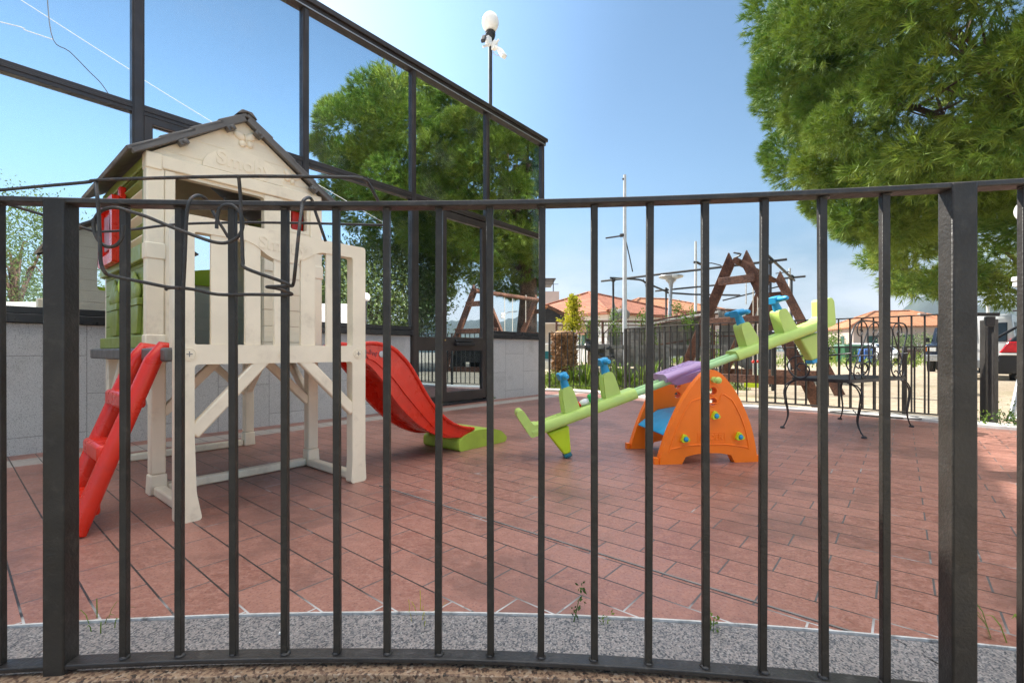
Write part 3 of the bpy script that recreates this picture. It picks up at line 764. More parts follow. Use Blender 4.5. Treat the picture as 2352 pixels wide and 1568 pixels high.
for s0, s1 in slats:
    mb = MB(); n_ = [s0 + (s1 - s0) * i / 4 for i in range(5)]
    mb.plate([(s0, .812), (s1, .812)] + [(x_, rail_bot(x_) + .004) for x_ in n_[::-1]], (F(0, BD - .016, 0), D1, UZ, NN), .0, .018); mb.build('slat', M['cream'], rl, .005, 2)
mb = MB(); mb.text('Smoby', .092, (F(.885, BD + .0075, 1.335), D1, UZ, NN), .0016, .0008, -.04)
mb.build('embossed_name', M['cream'], rl)
for a in (.458, .885, 1.325):
    mb = MB(); c = F(a, BD + .008, .770)
    mb.lathe([(.030, -.003), (.030, .003), (.025, .0035), (.0245, .001), (.022, .001), (.021, .004)], c, NN, 24)
    q = mb.build('screw_cap', M['cream'], rl)
    mb = MB(); mb.bar(c + NN * .0045 - UZ * .012, c + NN * .0045 + UZ * .012, .004, .002, NN); mb.bar(c + NN * .0045 - D1 * .012, c + NN * .0045 - D1 * .0022, .004, .002, NN); mb.bar(c + NN * .0045 + D1 * .0022, c + NN * .0045 + D1 * .012, .004, .002, NN)
    mb.build('screw_slot', M['plank'], q)
# deck end rail posts tying railing and house
mb = MB(); mb.fbox(A0 - .045, A0 + .035, BD - .115, BD - .056, .735, zr - .012); mb.build('railing_return', M['cream'], hs, .012, 3)
mb = MB(); mb.fbox(A1 - .06, A1 - .03, BD - .115, BD - .056, .735, zr - .012); mb.build('railing_return', M['cream'], hs, .012, 3)
# walls
zE, zP, aM = 1.865, 2.205, .928
t = .045
gab = [(A0, DZ), (A1, DZ), (A1, zE), (aM, zP), (A0, zE)]
doorh = rounded([(.565, DZ + .02), (1.045, DZ + .02), (1.045, 1.765), (.565, 1.765)], .02, 3)
win = rounded(rect(1.215, 1.325, 1.60, 1.755), .015, 3)
mb = MB(); mb.plate(gab, (F(0, BF - t, 0), D1, UZ, NN), 0, t, [doorh, win]); fw = mb.build('front_wall', M['cream_board'], hs, .004, 1)
def trim(name, parent, *boxes, m='cream', bev=.007):
    mb = MB()
    for b in boxes: mb.fbox(*b)
    return mb.build(name, M[m], parent, bev, 2)
trim('corner_post', fw, (A0 - .022, A0 + .060, BF - .05, BF + .016, DZ + .001, 1.783)); trim('corner_post', fw, (A1 - .060, A1 + .022, BF - .05, BF + .016, DZ + .001, 1.783))
trim('door_jamb', fw, (A0 + .062, .567, BF + .0005, BF + .010, DZ + .001, 1.783)); trim('door_jamb', fw, (1.043, 1.16, BF + .0005, BF + .010, 1.30, 1.783))
trim('corner_cap', fw, (A0 - .028, A0 + .066, BF - .055, BF + .022, 1.285, 1.375)); trim('corner_cap', fw, (A0 - .028, A0 + .066, BF - .055, BF + .022, DZ + .001, .875))
trim('corner_cap', fw, (A1 - .066, A1 + .028, BF - .055, BF + .022, 1.285, 1.375))
trim('lintel', fw, (A0 - .018, A1 + .018, BF - .05, BF + .018, 1.785, 1.862))
trim('corner_cap', fw, (A0 - .026, A0 + .050, BF - .055, BF + .024, 1.772, 1.862))
# name arch and butterflies on the gable
ar = [(.690, 1.863)] + [(aM + .232 * math.cos(t_), 1.863 + .150 * math.sin(t_)) for t_ in (math.pi * (1 - i / 20) for i in range(21))]
mb = MB(); mb.plate(ar[1:], (F(0, BF, 0), D1, UZ, NN), .0, .014); arch = mb.build('name_arch', M['cream'], fw, .004, 2)
mb = MB(); mb.text('Smoby', .118, (F(aM, BF + .0145, 1.932), D1, UZ, NN), .0022, .001, -.02); mb.build('embossed_name', M['cream'], arch)
def butterfly(ca, cz, sc, rot=.0):
    mb = MB(); c, s_ = math.cos(rot), math.sin(rot)
    for dx, dz, rx, rz, an in ((-.5, .32, .55, .36, -.6), (.5, .32, .55, .36, .6), (-.33, -.38, .34, .33, .5), (.33, -.38, .34, .33, -.5)):
        ux = D1 * math.cos(an + rot) + UZ * math.sin(an + rot); uz = UZ * math.cos(an + rot) - D1 * math.sin(an + rot)
        mb.ball(F(ca + sc * (dx * c - dz * s_), BF + .002, cz + sc * (dx * s_ + dz * c)), (rx * sc, rz * sc, .013), 18, 8, (ux, uz, NN))
    mb.ball(F(ca, BF + .004, cz), (.09 * sc, .6 * sc, .016), 10, 8, (D1 * c + UZ * s_, UZ * c - D1 * s_, NN))
    mb.build('butterfly', M['cream'], fw)
butterfly(aM + .005, 2.092, .066, .15); butterfly(1.212, 1.940, .055, -.3)
# back wall, inner boards
mb = MB(); mb.plate(gab, (F(0, BB, 0), D1, UZ, NN), 0, .03, [rounded(rect(.68, 1.10, 1.38, 1.72), .04, 3)]); mb.build('back_wall', M['cream_board'], hs)
# green side walls with window
ws = (F(A0, 0, 0), NN, UZ, -D1)
sw = (1.47, 1.90, 1.39, 1.80)
for frame, nm, hole in (((F(A0, 0, 0), NN, UZ, -D1), 'side_wall', rect(1.05, 1.90, 1.39, 1.80)), ((F(A1 - .03, 0, 0), NN, UZ, -D1), 'side_wall', rect(1.15, 1.72, 1.39, 1.76))):
    mb = MB(); mb.plate(rect(BB + .031, BF - t - .001, DZ, zE - .004), frame, -.03, .0, [hole]); w_ = mb.build(nm, M['green_board'], hs)
    if nm == 'side_wall' and frame[0] == F(A0, 0, 0): gw = w_
gw.name = 'side_wall'
def gtrim(name, b0, b1, z0, z1, th=.014, m='green_plastic', par=None, bev=.006):
    mb = MB(); mb.plate(rect(b0, b1, z0, z1), ws, .0005, th); return mb.build(name, M[m], par or gw, bev, 2)
gtrim('base_trim', BB + .01, BF - .06, DZ + .001, .872, .03); gtrim('window_rail', BB + .01, BF - .06, 1.285, 1.375, .030)
gtrim('window_post', 1.905, BF - .06, 1.377, 1.86, .016); gtrim('window_post', BB + .01, 1.04, 1.377, 1.86, .016); gtrim('window_head', 1.042, 1.903, 1.805, 1.862, .016)
for i in range(6):
    mb = MB(); z = 1.42 + i * .064
    mb.bar(F(A0 + .012, 1.05, z), F(A0 + .012, 1.905, z), .05, .012, UZ * .8 + D1 * .6); mb.build('louvre', M['cream' if i % 2 == 0 else 'green_plastic'], gw, .003, 1)
# relief plants in tubs
def tub(b, w):
    mb = MB(); mb.plate([(b - w * .75, .885), (b + w * .75, .885), (b + w, 1.045), (b - w, 1.045)], ws, .0, .022); mb.plate(rect(b - w * 1.12, b + w * 1.12, 1.046, 1.085), ws, .0, .028)
    for dx, h in ((-.6, .07), (0, .15), (.6, .08), (-.3, .11), (.3, .12)):
        mb.ball(F(A0 - .012, b + dx * w, 1.088 + h * .45), (w * .42, h * .62, .016), 12, 8, (NN, UZ, D1))
    mb.build('tub_relief', M['green_plastic'], gw, .004, 2)
tub(1.22, .12); tub(1.72, .12)
mb = MB(); mb.ball(F(A0 - .010, 1.38, 1.19), (.035, .05, .016), 12, 8, (NN, UZ, D1)); mb.ball(F(A0 - .010, 1.50, 1.00), (.03, .06, .016), 12, 8, (NN, UZ, D1)); mb.build('beetle_relief', M['yellowgreen'], gw)
# red shutter folded open
shf = (F(A0 - .035, 0, 0), NN, UZ, -D1)
mb = MB(); o = rounded(rect(1.06, 1.47, 1.325, 1.735), .012, 3); mb.plate(o, shf, .0, .012); mb.plate(o, shf, .0125, .036, [rounded(rect(1.125, 1.405, 1.385, 1.675), .02, 3)])
sh = mb.build('shutter', M['red'], hs, .006, 2)
mb = MB(); mb.plate(rounded(rect(1.165, 1.365, 1.42, 1.64), .015, 3), shf, .0126, .022); mb.build('shutter_panel', M['reddark'], sh, .004, 2)
mb = MB(); mb.fbox(A0 - .034, A0 - .001, 1.42, 1.47, 1.72, 1.79); mb.build('shutter_hinge', M['red'], sh, .006, 2)
mb = MB(); mb.fbox(1.265, 1.345, BF - .36, BF - .09, 1.52, 1.75); mb.build('shutter', M['red'], hs, .006, 2)
mb = MB(); mb.plate(rounded([(.60, 1.30), (1.13, 1.30), (1.13, 1.44), (1.02, 1.42), (.88, 1.385), (.76, 1.41), (.60, 1.44)], .02), (F(0, BB + .035, 0), D1, UZ, NN), 0, .02); mb.build('window_box', M['yellowgreen'], hs, .005, 2)
# stepped roof
SL = math.hypot(aM - .355, 2.245 - 1.845)
for sgn in (-1, 1):
    dn = (D1 * sgn * (aM - .355) - UZ * (2.245 - 1.845)).normalized()          # down the slope
    up = (UZ * (aM - .355) + D1 * sgn * (2.245 - 1.845)).normalized()
    rt = F(aM, 0, 2.235)
    mb = MB()
    for k in range(4):
        s0, s1 = SL * k / 4 - (.02 if k else 0), SL * (k + 1) / 4 + .004
        b0, b1 = .765, 2.045
        f = lambda s_, b_, h: rt + NN * b_ + dn * s_ + up * h
        lift0, lift1 = .000, .009
        mb.hexa([f(s0, b0, lift0 - .010), f(s1, b0, lift1 - .010), f(s1, b1, lift1 - .010), f(s0, b1, lift0 - .010)], [f(s0, b0, lift0 + .012), f(s1, b0, lift1 + .012), f(s1, b1, lift1 + .012), f(s0, b1, lift0 + .012)])
    mb.bar(rt + NN * 2.03 + dn * .02 - up * .014, rt + NN * 2.03 + dn * (SL - .01) - up * .004, .03, .036, up)
    rp_ = mb.build('roof_slope', M['greyroof'], hs, .005, 2)
    for s_ in (.20, .62) if sgn < 0 else (.16, .78):
        mb = MB(); c = rt + NN * 2.035 + dn * SL * s_ - up * .042; mb.box(c, (.05, .045, .030), (dn, NN, up)); mb.lathe([(.011, 0), (.011, .008), (.006, .012)], c + NN * .025, NN, 10); mb.build('roof_clip', M['greyroof'], rp_, .004, 1)
mb = MB(); mb.plate([(-.060, -.018), (-.030, .018), (.030, .018), (.060, -.018), (0, .008)], (F(aM, .76, 2.240), D1, UZ, NN), 0, 1.29); mb.build('ridge_cap', M['greyroof'], hs, .005, 2)
# red slide
b0s, b1s = 2.07, 2.46
topc = crom([V((1.39, .805, 0)), V((1.49, .835, 0)), V((1.59, .832, 0)), V((1.695, .804, 0)), V((1.785, .735, 0)), V((1.862, .650, 0)), V((2.023, .420, 0)), V((2.173, .275, 0)), V((2.32, .195, 0)), V((2.479, .158, 0))], 4)
botc = crom([V((1.39, .715, 0)), V((1.498, .703, 0)), V((1.626, .575, 0)), V((1.731, .430, 0)), V((1.921, .255, 0)), V((2.129, .142, 0)), V((2.3, .110, 0)), V((2.479, .105, 0))], 4)
sl_ = MB()
for b in (b0s, b1s - .035):
    sl_.plate([(p.x, p.y) for p in topc] + [(p.x, p.y) for p in botc[::-1]], (F(0, b, 0), D1, UZ, NN), 0, .035)
n_ = len(topc)
bot_s = [botc[min(int(i * len(botc) / n_), len(botc) - 1)] for i in range(n_)]
mid = [(p.x, p.y * .30 + q.y * .70) for p, q in zip(topc, bot_s)]
sl_.plate(mid + [(x_, z_ - .022) for x_, z_ in mid[::-1]], (F(0, b0s + .03, 0), D1, UZ, NN), 0, b1s - b0s - .06)
sd = sl_.build('slide', M['red'], hs, .008, 2)
for b in (b0s + .0, b1s + .002):
    mb = MB(); mb.tube([F(p.x, b, p.y) for p in topc], .014, 10); mb.build('slide_edge', M['red'], sd)
mb = MB(); inner = [((p.x * .58 + q.x * .42), (p.y * .52 + q.y * .48) - .012) for p, q in zip(topc, bot_s)][4:-5]
inlo = [(x_ + .02, z_ - .030 - .05 * math.sin(i / len(inner) * 3.14)) for i, (x_, z_) in enumerate(inner)]
mb.plate(inner + inlo[::-1], (F(0, b1s, 0), D1, UZ, NN), .0, .010); mb.build('slide_rib', M['red'], sd, .005, 2)
mb = MB(); mb.text('Smoby', .062, (F(1.488, b1s + .001, .770), D1, UZ, NN), .002, .0008, -.03); mb.build('embossed_name', M['reddark'], sd)
mb = MB(); mb.lathe([(.022, 0), (.022, .006), (.012, .008)], F(1.605, b1s, .765), NN, 18); mb.build('slide_screw', M['zinc'], sd)
mb = MB(); mb.plate(rounded([(2.30, 0), (2.86, 0), (2.88, .04), (2.80, .105), (2.68, .138), (2.50, .148), (2.38, .12), (2.30, .09)], .03, 3), (F(0, b0s - .02, 0), D1, UZ, NN), 0, b1s - b0s + .04)
mb.build('slide_foot', M['slidefoot'], hs, .02, 3)
# red ladder
lad0, lad1 = V((.395, .80, 0)), V((.085, 0, 0))
ld = None
for b in (2.135, 2.465):
    mb = MB(); mb.tube([F(.445, b, .79), F(.40, b, .80), F(.36, b, .74), F(.22, b, .36), F(.095, b, .012)], [.030, .034, .036, .037, .038], 12); o = mb.build('ladder_rail', M['red'], hs, 0)
for z in (.56, .335, .11):
    a = .095 + (z - .012) * .355; mb = MB(); mb.box(F(a, 2.30, z), (.095, .33, .075), (D1, NN, UZ)); mb.build('ladder_step', M['red'], hs, .016, 3)
mb = MB(); mb.fbox(.385, .43, 2.10, 2.50, .742, .806); mb.build('ladder_top', M['red'], hs, .012, 2)
# ------------------------------------------------------------------ seesaw
SX = V((.993, .119, 0)).normalized(); SY = V((-SX.y, SX.x, 0)); SO = V((1.375, 3.317, 0))
def Sq(u, v, z): return SO + SX * u + SY * v + UZ * z
ss = thing('seesaw', 'lime green plastic seesaw on orange arched supports with blue handles', 'seesaw', Sq(0, .26, 0))
prof = crom([V(p + (0,)) for p in [(.362, .06), (.345, .16), (.312, .28), (.25, .42), (.175, .54), (.10, .622), (.03, .655), (-.035, .632), (-.125, .535), (-.215, .395), (-.29, .235), (-.338, .10), (-.355, .045)]], 5)
base = [(-.362, 0.0), (-.195, 0.0), (-.168, .050), (-.09, .066), (0, .072), (.09, .068), (.168, .052), (.195, 0.0), (.368, 0.0)]
def orange_panel(v, inner):
    fr = (Sq(0, v, 0), SX, UZ, -SY)
    outl = base + [(p.x, p.y) for p in prof]
    hl = [circle(.032, z, .026, 18) for z in (.505, .430)]
    mb = MB(); mb.plate(outl, fr, -.028, .028, hl); mb.plate(rect(.369, .392, 0, .045), fr, -.022, .022); mb.plate(rect(-.392, -.363, 0, .045), fr, -.022, .022)
    o = mb.build('support', M['orange'], ss, .014, 3)
    s_ = 1 if not inner else -1
    # raised field inside a rounded groove
    cx, cz = .0, .27
    fld = [((p.x) * .83 + .002, .095 + (p.y - .06) * .80) for p in prof if p.y < .50]
    L = [q for q in fld if q[0] < 0]; Rr = [q for q in fld if q[0] > 0]
    inset = [(-.285, .105)] + [(-.15, .128), (0, .136), (.15, .128)] + [(.29, .105)] + Rr[:] + [(.10, .49), (.075, .42), (-.012, .42), (-.055, .46)] + L[:]
    inset = rounded(inset, .02, 3)
    mb = MB(); m_ = len(inset)
    ring = [fr[0] + fr[1] * x_ + fr[2] * y_ + fr[3] * (s_ * .028) for x_, y_ in inset]
    mb.tube(ring, .0055, 8, closed=True); mb.build('moulded_rib', M['orange'], o)
    for z in (.505, .430):
        mb = MB(); mb.tube([fr[0] + fr[1] * (.032 + .031 * math.cos(t_)) + fr[2] * (z + .031 * math.sin(t_)) + fr[3] * (s_ * .028) for t_ in (2 * math.pi * k / 24 for k in range(24))], .005, 8, closed=True); mb.build('hole_rim', M['orange'], o)
    return o
pn = orange_panel(0, False); pf = orange_panel(.53, True)
fr0 = (Sq(0, -.028, 0), SX, UZ, -SY)
mb = MB(); mb.plate(rect(-.082, .122, .146, .218), fr0, -.001, .0025, [rounded(rect(-.077, .117, .151, .213), .006, 2)]); mb.text('SLIDER', .056, (fr0[0] + SX * .02 + UZ * .182, SX, UZ, -SY), .0025, .001); mb.build('embossed_word', M['orange'], pn)
for u, z in ((-.182, .178), (.222, .185), (.042, .335)):
    c = Sq(u, -.028, z); mb = MB()
    mb.plate(rounded([(u + .042 * math.cos(t_), z + .042 * math.sin(t_)) for t_ in (R(100) + 2 * math.pi * k / 3 for k in range(3))], .022, 5), (Sq(0, -.028, 0), SX, UZ, -SY), 0, .030)
    q = mb.build('bolt_cap', M['yellowgreen'], ss, .008, 3)
    mb = MB(); mb.lathe([(.018, .0302), (.018, .032), (.015, .033)], c, -SY, 20); mb.build('bolt_ring', M['bluedark'], q)
    mb = MB(); mb.lathe([(.014, .0331), (.013, .037), (.009, .039)], c, -SY, 20); mb.build('bolt_centre', M['blue'], q)
mb = MB(); mb.tube([Sq(.035, -.060, .585), Sq(.035, .59, .585)], .021, 14); mb.ball(Sq(.052, -.062, .582), (.026, .016, .024), 14, 8, (SX, SY, UZ)); mb.build('pivot_rod', M['lime'], ss)
mb = MB(); q0 = [(-.30, .225), (-.14, .33), (.06, .36)]
mb.plate(rounded([(-.31, .195), (-.275, .225), (-.14, .315), (.05, .345), (.055, .315), (-.12, .275), (-.24, .195), (-.28, .180)], .012, 3), (Sq(0, .035, 0), SX, UZ, SY), 0, .46); mb.build('step_plate', M['blue'], ss, .012, 3)
# tilting beam
TH = math.atan(.346); BO = Sq(-.04, .265, .612)
BT = (SX * math.cos(TH) + UZ * math.sin(TH)); BN = (UZ * math.cos(TH) - SX * math.sin(TH))
def Bq(t_, v, n): return BO + BT * t_ + SY * v + BN * n
for v in (-.047, .047):
    mb = MB(); mb.tube([Bq(-.46, v, -.005), Bq(.46, v, -.005)], .0235, 14); mb.build('beam_tube', M['palelime'], ss)
mb = MB()
mb.plate(rounded([(-.105, .000), (.105, .000), (.13, .038), (.10, .064), (-.10, .064), (-.13, .038)], .03, 4), (Bq(0, 0, 0), SY, BN, BT), -.185, .115)
mb.hexa([Bq(-.10, -.075, -.052), Bq(.05, -.14, -.050), Bq(.05, .14, -.050), Bq(-.10, .075, -.052)], [Bq(-.17, -.09, .01), Bq(.10, -.155, .012), Bq(.10, .155, .012), Bq(-.17, .09, .01)])
cv = mb.build('centre_cover', M['purple'], ss, .016, 3)
mb = MB()
for t0 in (-.105, .045):
    mb.tube([Bq(t0 + .062 * math.cos(a_), .070 * math.sin(a_), 0.0645) for a_ in (2 * math.pi * k / 28 for k in range(28))], .004, 6, closed=True)
    for dy in (-.022, .022): mb.ball(Bq(t0 + .012, dy, .065), (.008, .008, .004), 8, 6, (BT, SY, BN))
    for k in range(-3, 4): mb.tube([Bq(t0 - .034 + .003 * k * k, k * .011, 0.0645), Bq(t0 - .018 + .003 * k * k, k * .011, 0.0645)], .002, 5)
mb.build('cover_relief', M['purple'], cv)
for sg in (-1, 1):
    t0, t1 = sg * .42, sg * 1.245
    mb = MB(); x0, x1 = min(t0, t1), max(t0, t1)
    mb.plate(rounded([(-.080, -.040), (.080, -.040), (.088, .0), (.068, .038), (-.068, .038), (-.088, .0)], .018, 3), (Bq(0, 0, 0), SY, BN, BT), x0, x1)
    seat = mb.build('seat', M['lime'], ss, .012, 3)
    mb = MB(); mb.plate(rounded([(t1 - sg * .07, -.039), (t1 + sg * .02, -.037), (t1 + sg * .066, .145), (t1 + sg * .050, .178), (t1 + sg * .012, .175), (t1 - sg * .025, .045), (t1 - sg * .07, .038)], .018, 4), (Bq(0, 0, 0), BT, BN, -SY), -.082, .082)
    mb.build('seat_back', M['lime'], ss, .016, 3)
    mb = MB()
    for k in range(7):
        tt = sg * (.69 + k * .036) if k < 5 else sg * (1.02 + (k - 5) * .08)
        for a_, b_ in ((-.045, .045),):
            mb.tube([Bq(tt, a_, .0385), Bq(tt, b_, .0385)], .0022, 5)
    for a_ in (-.046, .046): mb.tube([Bq(sg * .69, a_, .0385), Bq(sg * .834, a_, .0385)], .0022, 5); mb.tube([Bq(sg * 1.00, a_, .0385), Bq(sg * 1.15, a_, .0385)], .0022, 5)
    mb.build('seat_relief', M['lime'], seat)
    for tp in (.590, .915):
        t_ = sg * tp; mb = MB()
        o_ = [(-.062, .02), (.060, .02), (.030, .165), (.014, .215), (-.050, .215), (-.060, .18)]
        o_ = [(t_ + x_ * sg, y_) for x_, y_ in o_]
        mb.plate(rounded(o_, .02, 4), (Bq(0, 0, 0), BT, BN, -SY), -.055, .055); p_ = mb.build('handle_post', M['lime'], ss, .020, 3)
        for vv in (-.022, .022):
            mb = MB(); mb.tube([Bq(t_ + .055 * sg, vv, .045), Bq(t_ + .036 * sg, vv, .15), Bq(t_ + .020 * sg, vv, .20)], .012, 8); mb.build('post_rib', M['lime'], p_)
        mb = MB(); c = t_ - .018 * sg; mb.tube([Bq(c, 0, .205), Bq(c - .004 * sg, 0, .262), Bq(c - .006 * sg, 0, .298)], [.033, .027, .026], 14)
        mb.plate(rounded(rect(-.058, .058, .272, .322), .018, 3), (Bq(c - .006 * sg, 0, 0), SY, BN, BT), -.030, .030)
        gr = []
        rr = []
        for k in range(23):
            y_ = -.155 + .31 * k / 22; gr.append(Bq(c - .006 * sg, y_, .298)); rr.append(.0205 if (k % 2 == 0 or abs(y_) < .05) else .0165)
        rr[0] = rr[-1] = .012
        mb.tube(gr, rr, 14); mb.build('handlebar', M['blue'], ss, .006, 2)
    tf = sg * 1.045; mb = MB()
    mb.hexa([Bq(tf - .028, -.036, -.248), Bq(tf + .028, -.036, -.248), Bq(tf + .028, .036, -.248), Bq(tf - .028, .036, -.248)], [Bq(tf - .085 + .01 * sg, -.05, -.054), Bq(tf + .085 + .01 * sg, -.05, -.054), Bq(tf + .085 + .01 * sg, .05, -.054), Bq(tf - .085 + .01 * sg, .05, -.054)])
    fo = mb.build('foot', M['yellowgreen' if sg < 0 else 'lime'], ss, .014, 3)
    mb = MB(); mb.box(Bq(tf, 0, -.262), (.060, .076, .030), (BT, SY, BN)); mb.build('foot_pad', M['bluedark' if sg < 0 else 'blue'], fo, .008, 2)
# small toy lying on the seesaw
ty = thing('toy', 'small green red and white plastic toy lying on the low seesaw seat', 'toy', Bq(-.72, 0, .045))
def toyball(nm, t_, v, n, r_, m_): mb = MB(); mb.ball(Bq(t_, v, n), r_, 14, 8, (BT, SY, BN)); mb.build(nm, m_, ty)
mb = MB(); mb.box(Bq(-.735, -.02, .075), (.062, .05, .062), (BT, SY, BN)); mb.build('body', M['greenpaint'], ty, .014, 3)
toyball('nose', -.80, -.01, .062, (.045, .028, .024), M['white']); toyball('tail', -.84, .0, .058, (.020, .03, .02), M['red']); toyball('button', -.725, -.047, .088, .010, M['yellowgreen']); toyball('button', -.745, -.047, .066, .010, M['red']); toyball('tip', -.69, -.02, .10, (.014, .02, .012), M['red'])

# ------------------------------------------------------------------ wrought iron bench
NR, FRr = V((3.105, 4.31, 0)), V((4.12, 4.89, 0)); NF = V((2.84, 4.80, 0)); FF = NF + (FRr - NR)
bench = thing('garden_bench', 'black wrought iron scroll back bench with woven metal seat', 'bench', (NR + FF) / 2)
BZ = .508
bu = (FRr - NR).normalized(); bvv = (NF - NR).normalized()
bnrm = V((bu.y, -bu.x, 0))
def bw(name, pts, r_=.0065, k=6, m='blackmetal'): mb = MB(); mb.tube(crom(pts, k), r_, 8); return mb.build(name, M[m], bench)
zx = lambda x, y: (1787.5 + .2 * x, 721.3 + .2 * y)
def onback(pts): return [onplane(*zx(x, y), NR, bnrm) for x, y in pts]
bk = onback([(820, 765), (828, 560), (835, 420), (842, 250), (872, 150), (930, 88), (1000, 76), (1170, 95), (1290, 100), (1400, 104), (1450, 118), (1478, 175), (1470, 260), (1430, 440), (1400, 600), (1370, 740)])
bw('back_frame', bk, .0075, 5)
sc1 = onback([(938, 182), (958, 172), (968, 205), (950, 245), (925, 240), (908, 195), (915, 130), (950, 90), (990, 92), (1018, 140), (1024, 190), (1000, 270), (940, 450), (880, 600), (870, 680), (885, 740), (912, 740), (930, 700), (920, 670), (898, 678)])
sc2 = onback([(1128, 185), (1102, 190), (1090, 222), (1107, 258), (1140, 238), (1160, 170), (1140, 112), (1100, 102), (1050, 142), (1030, 200), (1035, 400), (1046, 560), (1044, 650), (1020, 720), (982, 744), (957, 720), (965, 682), (990, 662), (1006, 680)])
sc3 = onback([(942, 622), (931, 590), (960, 562), (1010, 570), (1040, 620), (1030, 690), (985, 738)])
sc4 = onback([(1165, 240), (1110, 290), (1052, 400), (1046, 520), (1080, 578), (1130, 540), (1152, 470), (1130, 432), (1106, 460), (1112, 490), (1150, 502), (1166, 575)])
mid = (NR + FRr) / 2
def flip(pts):
    out = []
    for p in pts:
        d = (p - mid).dot(bu); out.append(p - bu * 2 * d)
    return out
for s_ in (sc1, sc2, sc3, sc4): bw('scroll', s_, .0055, 5); bw('scroll', flip(s_), .0055, 5)
arm_n = bnrm.cross(UZ)
def onside(pts, p0): return [onplane(*zx(x, y), p0, V((bvv.y, -bvv.x, 0))) for x, y in pts]
arm = onside([(832, 450), (700, 462), (570, 475), (300, 480), (185, 492), (112, 560), (122, 640), (180, 708), (250, 735), (320, 715), (357, 650), (340, 600), (280, 568), (232, 575), (215, 610), (255, 648)], NR)
bw('armrest', arm, .0075, 5)
bw('armrest', [p + (FRr - NR) for p in arm], .0075, 5)
mb = MB(); rim = [NR + UZ * BZ, FRr + UZ * BZ, FF + UZ * BZ, NF + UZ * BZ]
rr_ = rounded([(0, 0), ((FRr - NR).length, 0), ((FRr - NR).length, (NF - NR).length), (0, (NF - NR).length)], .08, 5)
mb.sweep([NR + bu * x + bvv * y + UZ * BZ for x, y in rr_], .010, .032, closed=True); mb.build('seat_frame', M['blackmetal'], bench, .002, 1)
mb = MB(); Lb, Wb = (FRr - NR).length, (NF - NR).length
for i in range(26): x = .04 + (Lb - .08) * i / 25; mb.bar(NR + bu * x + bvv * .006 + UZ * (BZ + .012), NR + bu * x + bvv * (Wb - .006) + UZ * (BZ + .012), .024, .003)
for i in range(13): y = .03 + (Wb - .06) * i / 12; mb.bar(NR + bvv * y + bu * .006 + UZ * (BZ + .0155), NR + bvv * y + bu * (Lb - .006) + UZ * (BZ + .0155), .022, .003)
mb.build('seat_mesh', M['blackmetal'], bench)
def bleg(o, s1, s2):
    out = (bu * s1 + bvv * s2).normalized()
    c = [(-.02, .49), (.05, .455), (.085, .38), (.07, .27), (.045, .15), (.065, .06), (.10, .0)]
    for k in (0, 1):
        pts = [o + out * (x + (0 if k else -.028 * (z > .1) * (z / .5))) + UZ * max(z, .008) for x, z in c]
        q = bw('leg', pts, .0065, 5)
    mb = MB(); mb.lathe([(.022, 0), (.024, .006), (.020, .016), (.008, .022)], o + out * .10, UZ, 14); mb.build('foot', M['blackmetal'], bench)
bleg(NR + bu * .05 - bvv * .0, -.15, -1); bleg(FRr - bu * .08, 1, -.3); bleg(NF + bu * .04, -1, .5); bleg(FF - bu * .08, .6, .8)

# ------------------------------------------------------------------ rear railings
def fence_run(name, label, pts, z0, z1, spacing, posts, cat='railing', bw_=.016, m='fence', post_w=.045, grp=None, ends=True):
    pts = [V((*p, 0)) for p in pts]
    t = thing(name, label, cat, pts[0], grp)
    mb = MB(); mb.sweep([p + UZ * z1 for p in pts], .035, .014); mb.build('top_rail', M[m], t, .002, 1)
    mb = MB(); mb.sweep([p + UZ * z0 for p in pts], .035, .012); mb.build('bottom_rail', M[m], t, .002, 1)
    d = [0]
    for a, b in zip(pts, pts[1:]): d.append(d[-1] + (b - a).length)
    def at(s_):
        for i in range(len(pts) - 1):
            if s_ <= d[i + 1] + 1e-6:
                k = (s_ - d[i]) / (d[i + 1] - d[i]); return pts[i].lerp(pts[i + 1], k), (pts[i + 1] - pts[i]).normalized()
    n = int(d[-1] / spacing); proto = None
    for i in range(1, n):
        p, q = at(d[-1] * i / n)
        if min([abs(d[-1] * i / n - x) for x in posts] + [9]) < .05: continue
        if proto is None:
            mb = MB(); mb.box(V((0, 0, (z0 + z1) / 2)) + t.location, (bw_, bw_, z1 - z0 - .014)); proto = mb.build('baluster', M[m], t)
            o = proto
        else:
            o = proto.copy(); COL.objects.link(o); o.parent = t
        o.location = p - t.location; o.rotation_euler = (0, 0, math.atan2(q.y, q.x))
    for x in posts:
        p, q = at(min(x, d[-1])); mb = MB(); mb.box(p + UZ * (z1 - .02) / 2, (post_w, post_w, z1 + .025), (q, V((-q.y, q.x, 0)), UZ)); mb.build('post', M[m], t, .003, 1)
    return t, d[-1]
r1 = [(2.06, 8.52), (2.52, 7.62), (3.05, 6.92), (3.62, 6.42), (4.2, 5.98), (4.62, 5.53), (4.93, 5.08)]
fence_run('railing', 'black metal railing behind the bench and seesaw at the back of the patio', r1, .075, 1.20, .118, [0, 1.55, 3.15, 4.42])
fence_run('railing', 'grey metal railing in front of the palm stump beyond the patio corner', [(.80, 10.02), (1.6, 9.97), (2.6, 9.86), (3.9, 9.75), (5.4, 9.7)], .06, 1.19, .125, [0, 2.4, 4.6])
fence_run('railing', 'low thin grey railing standing just outside the bench end of the patio', [(3.62, 6.95), (4.30, 6.28), (4.98, 5.42)], .05, .84, .125, [1.70])
fence_run('railing', 'metal railing right of the twin gate posts at the patio edge', [(5.12, 4.80), (6.0, 3.98), (7.3, 2.95)], .075, 1.20, .13, [1.9])
gp = thing('gate_post', 'pair of dark square gate posts joined by a locking bar on top', 'gate post', (5.0, 4.95, 0))
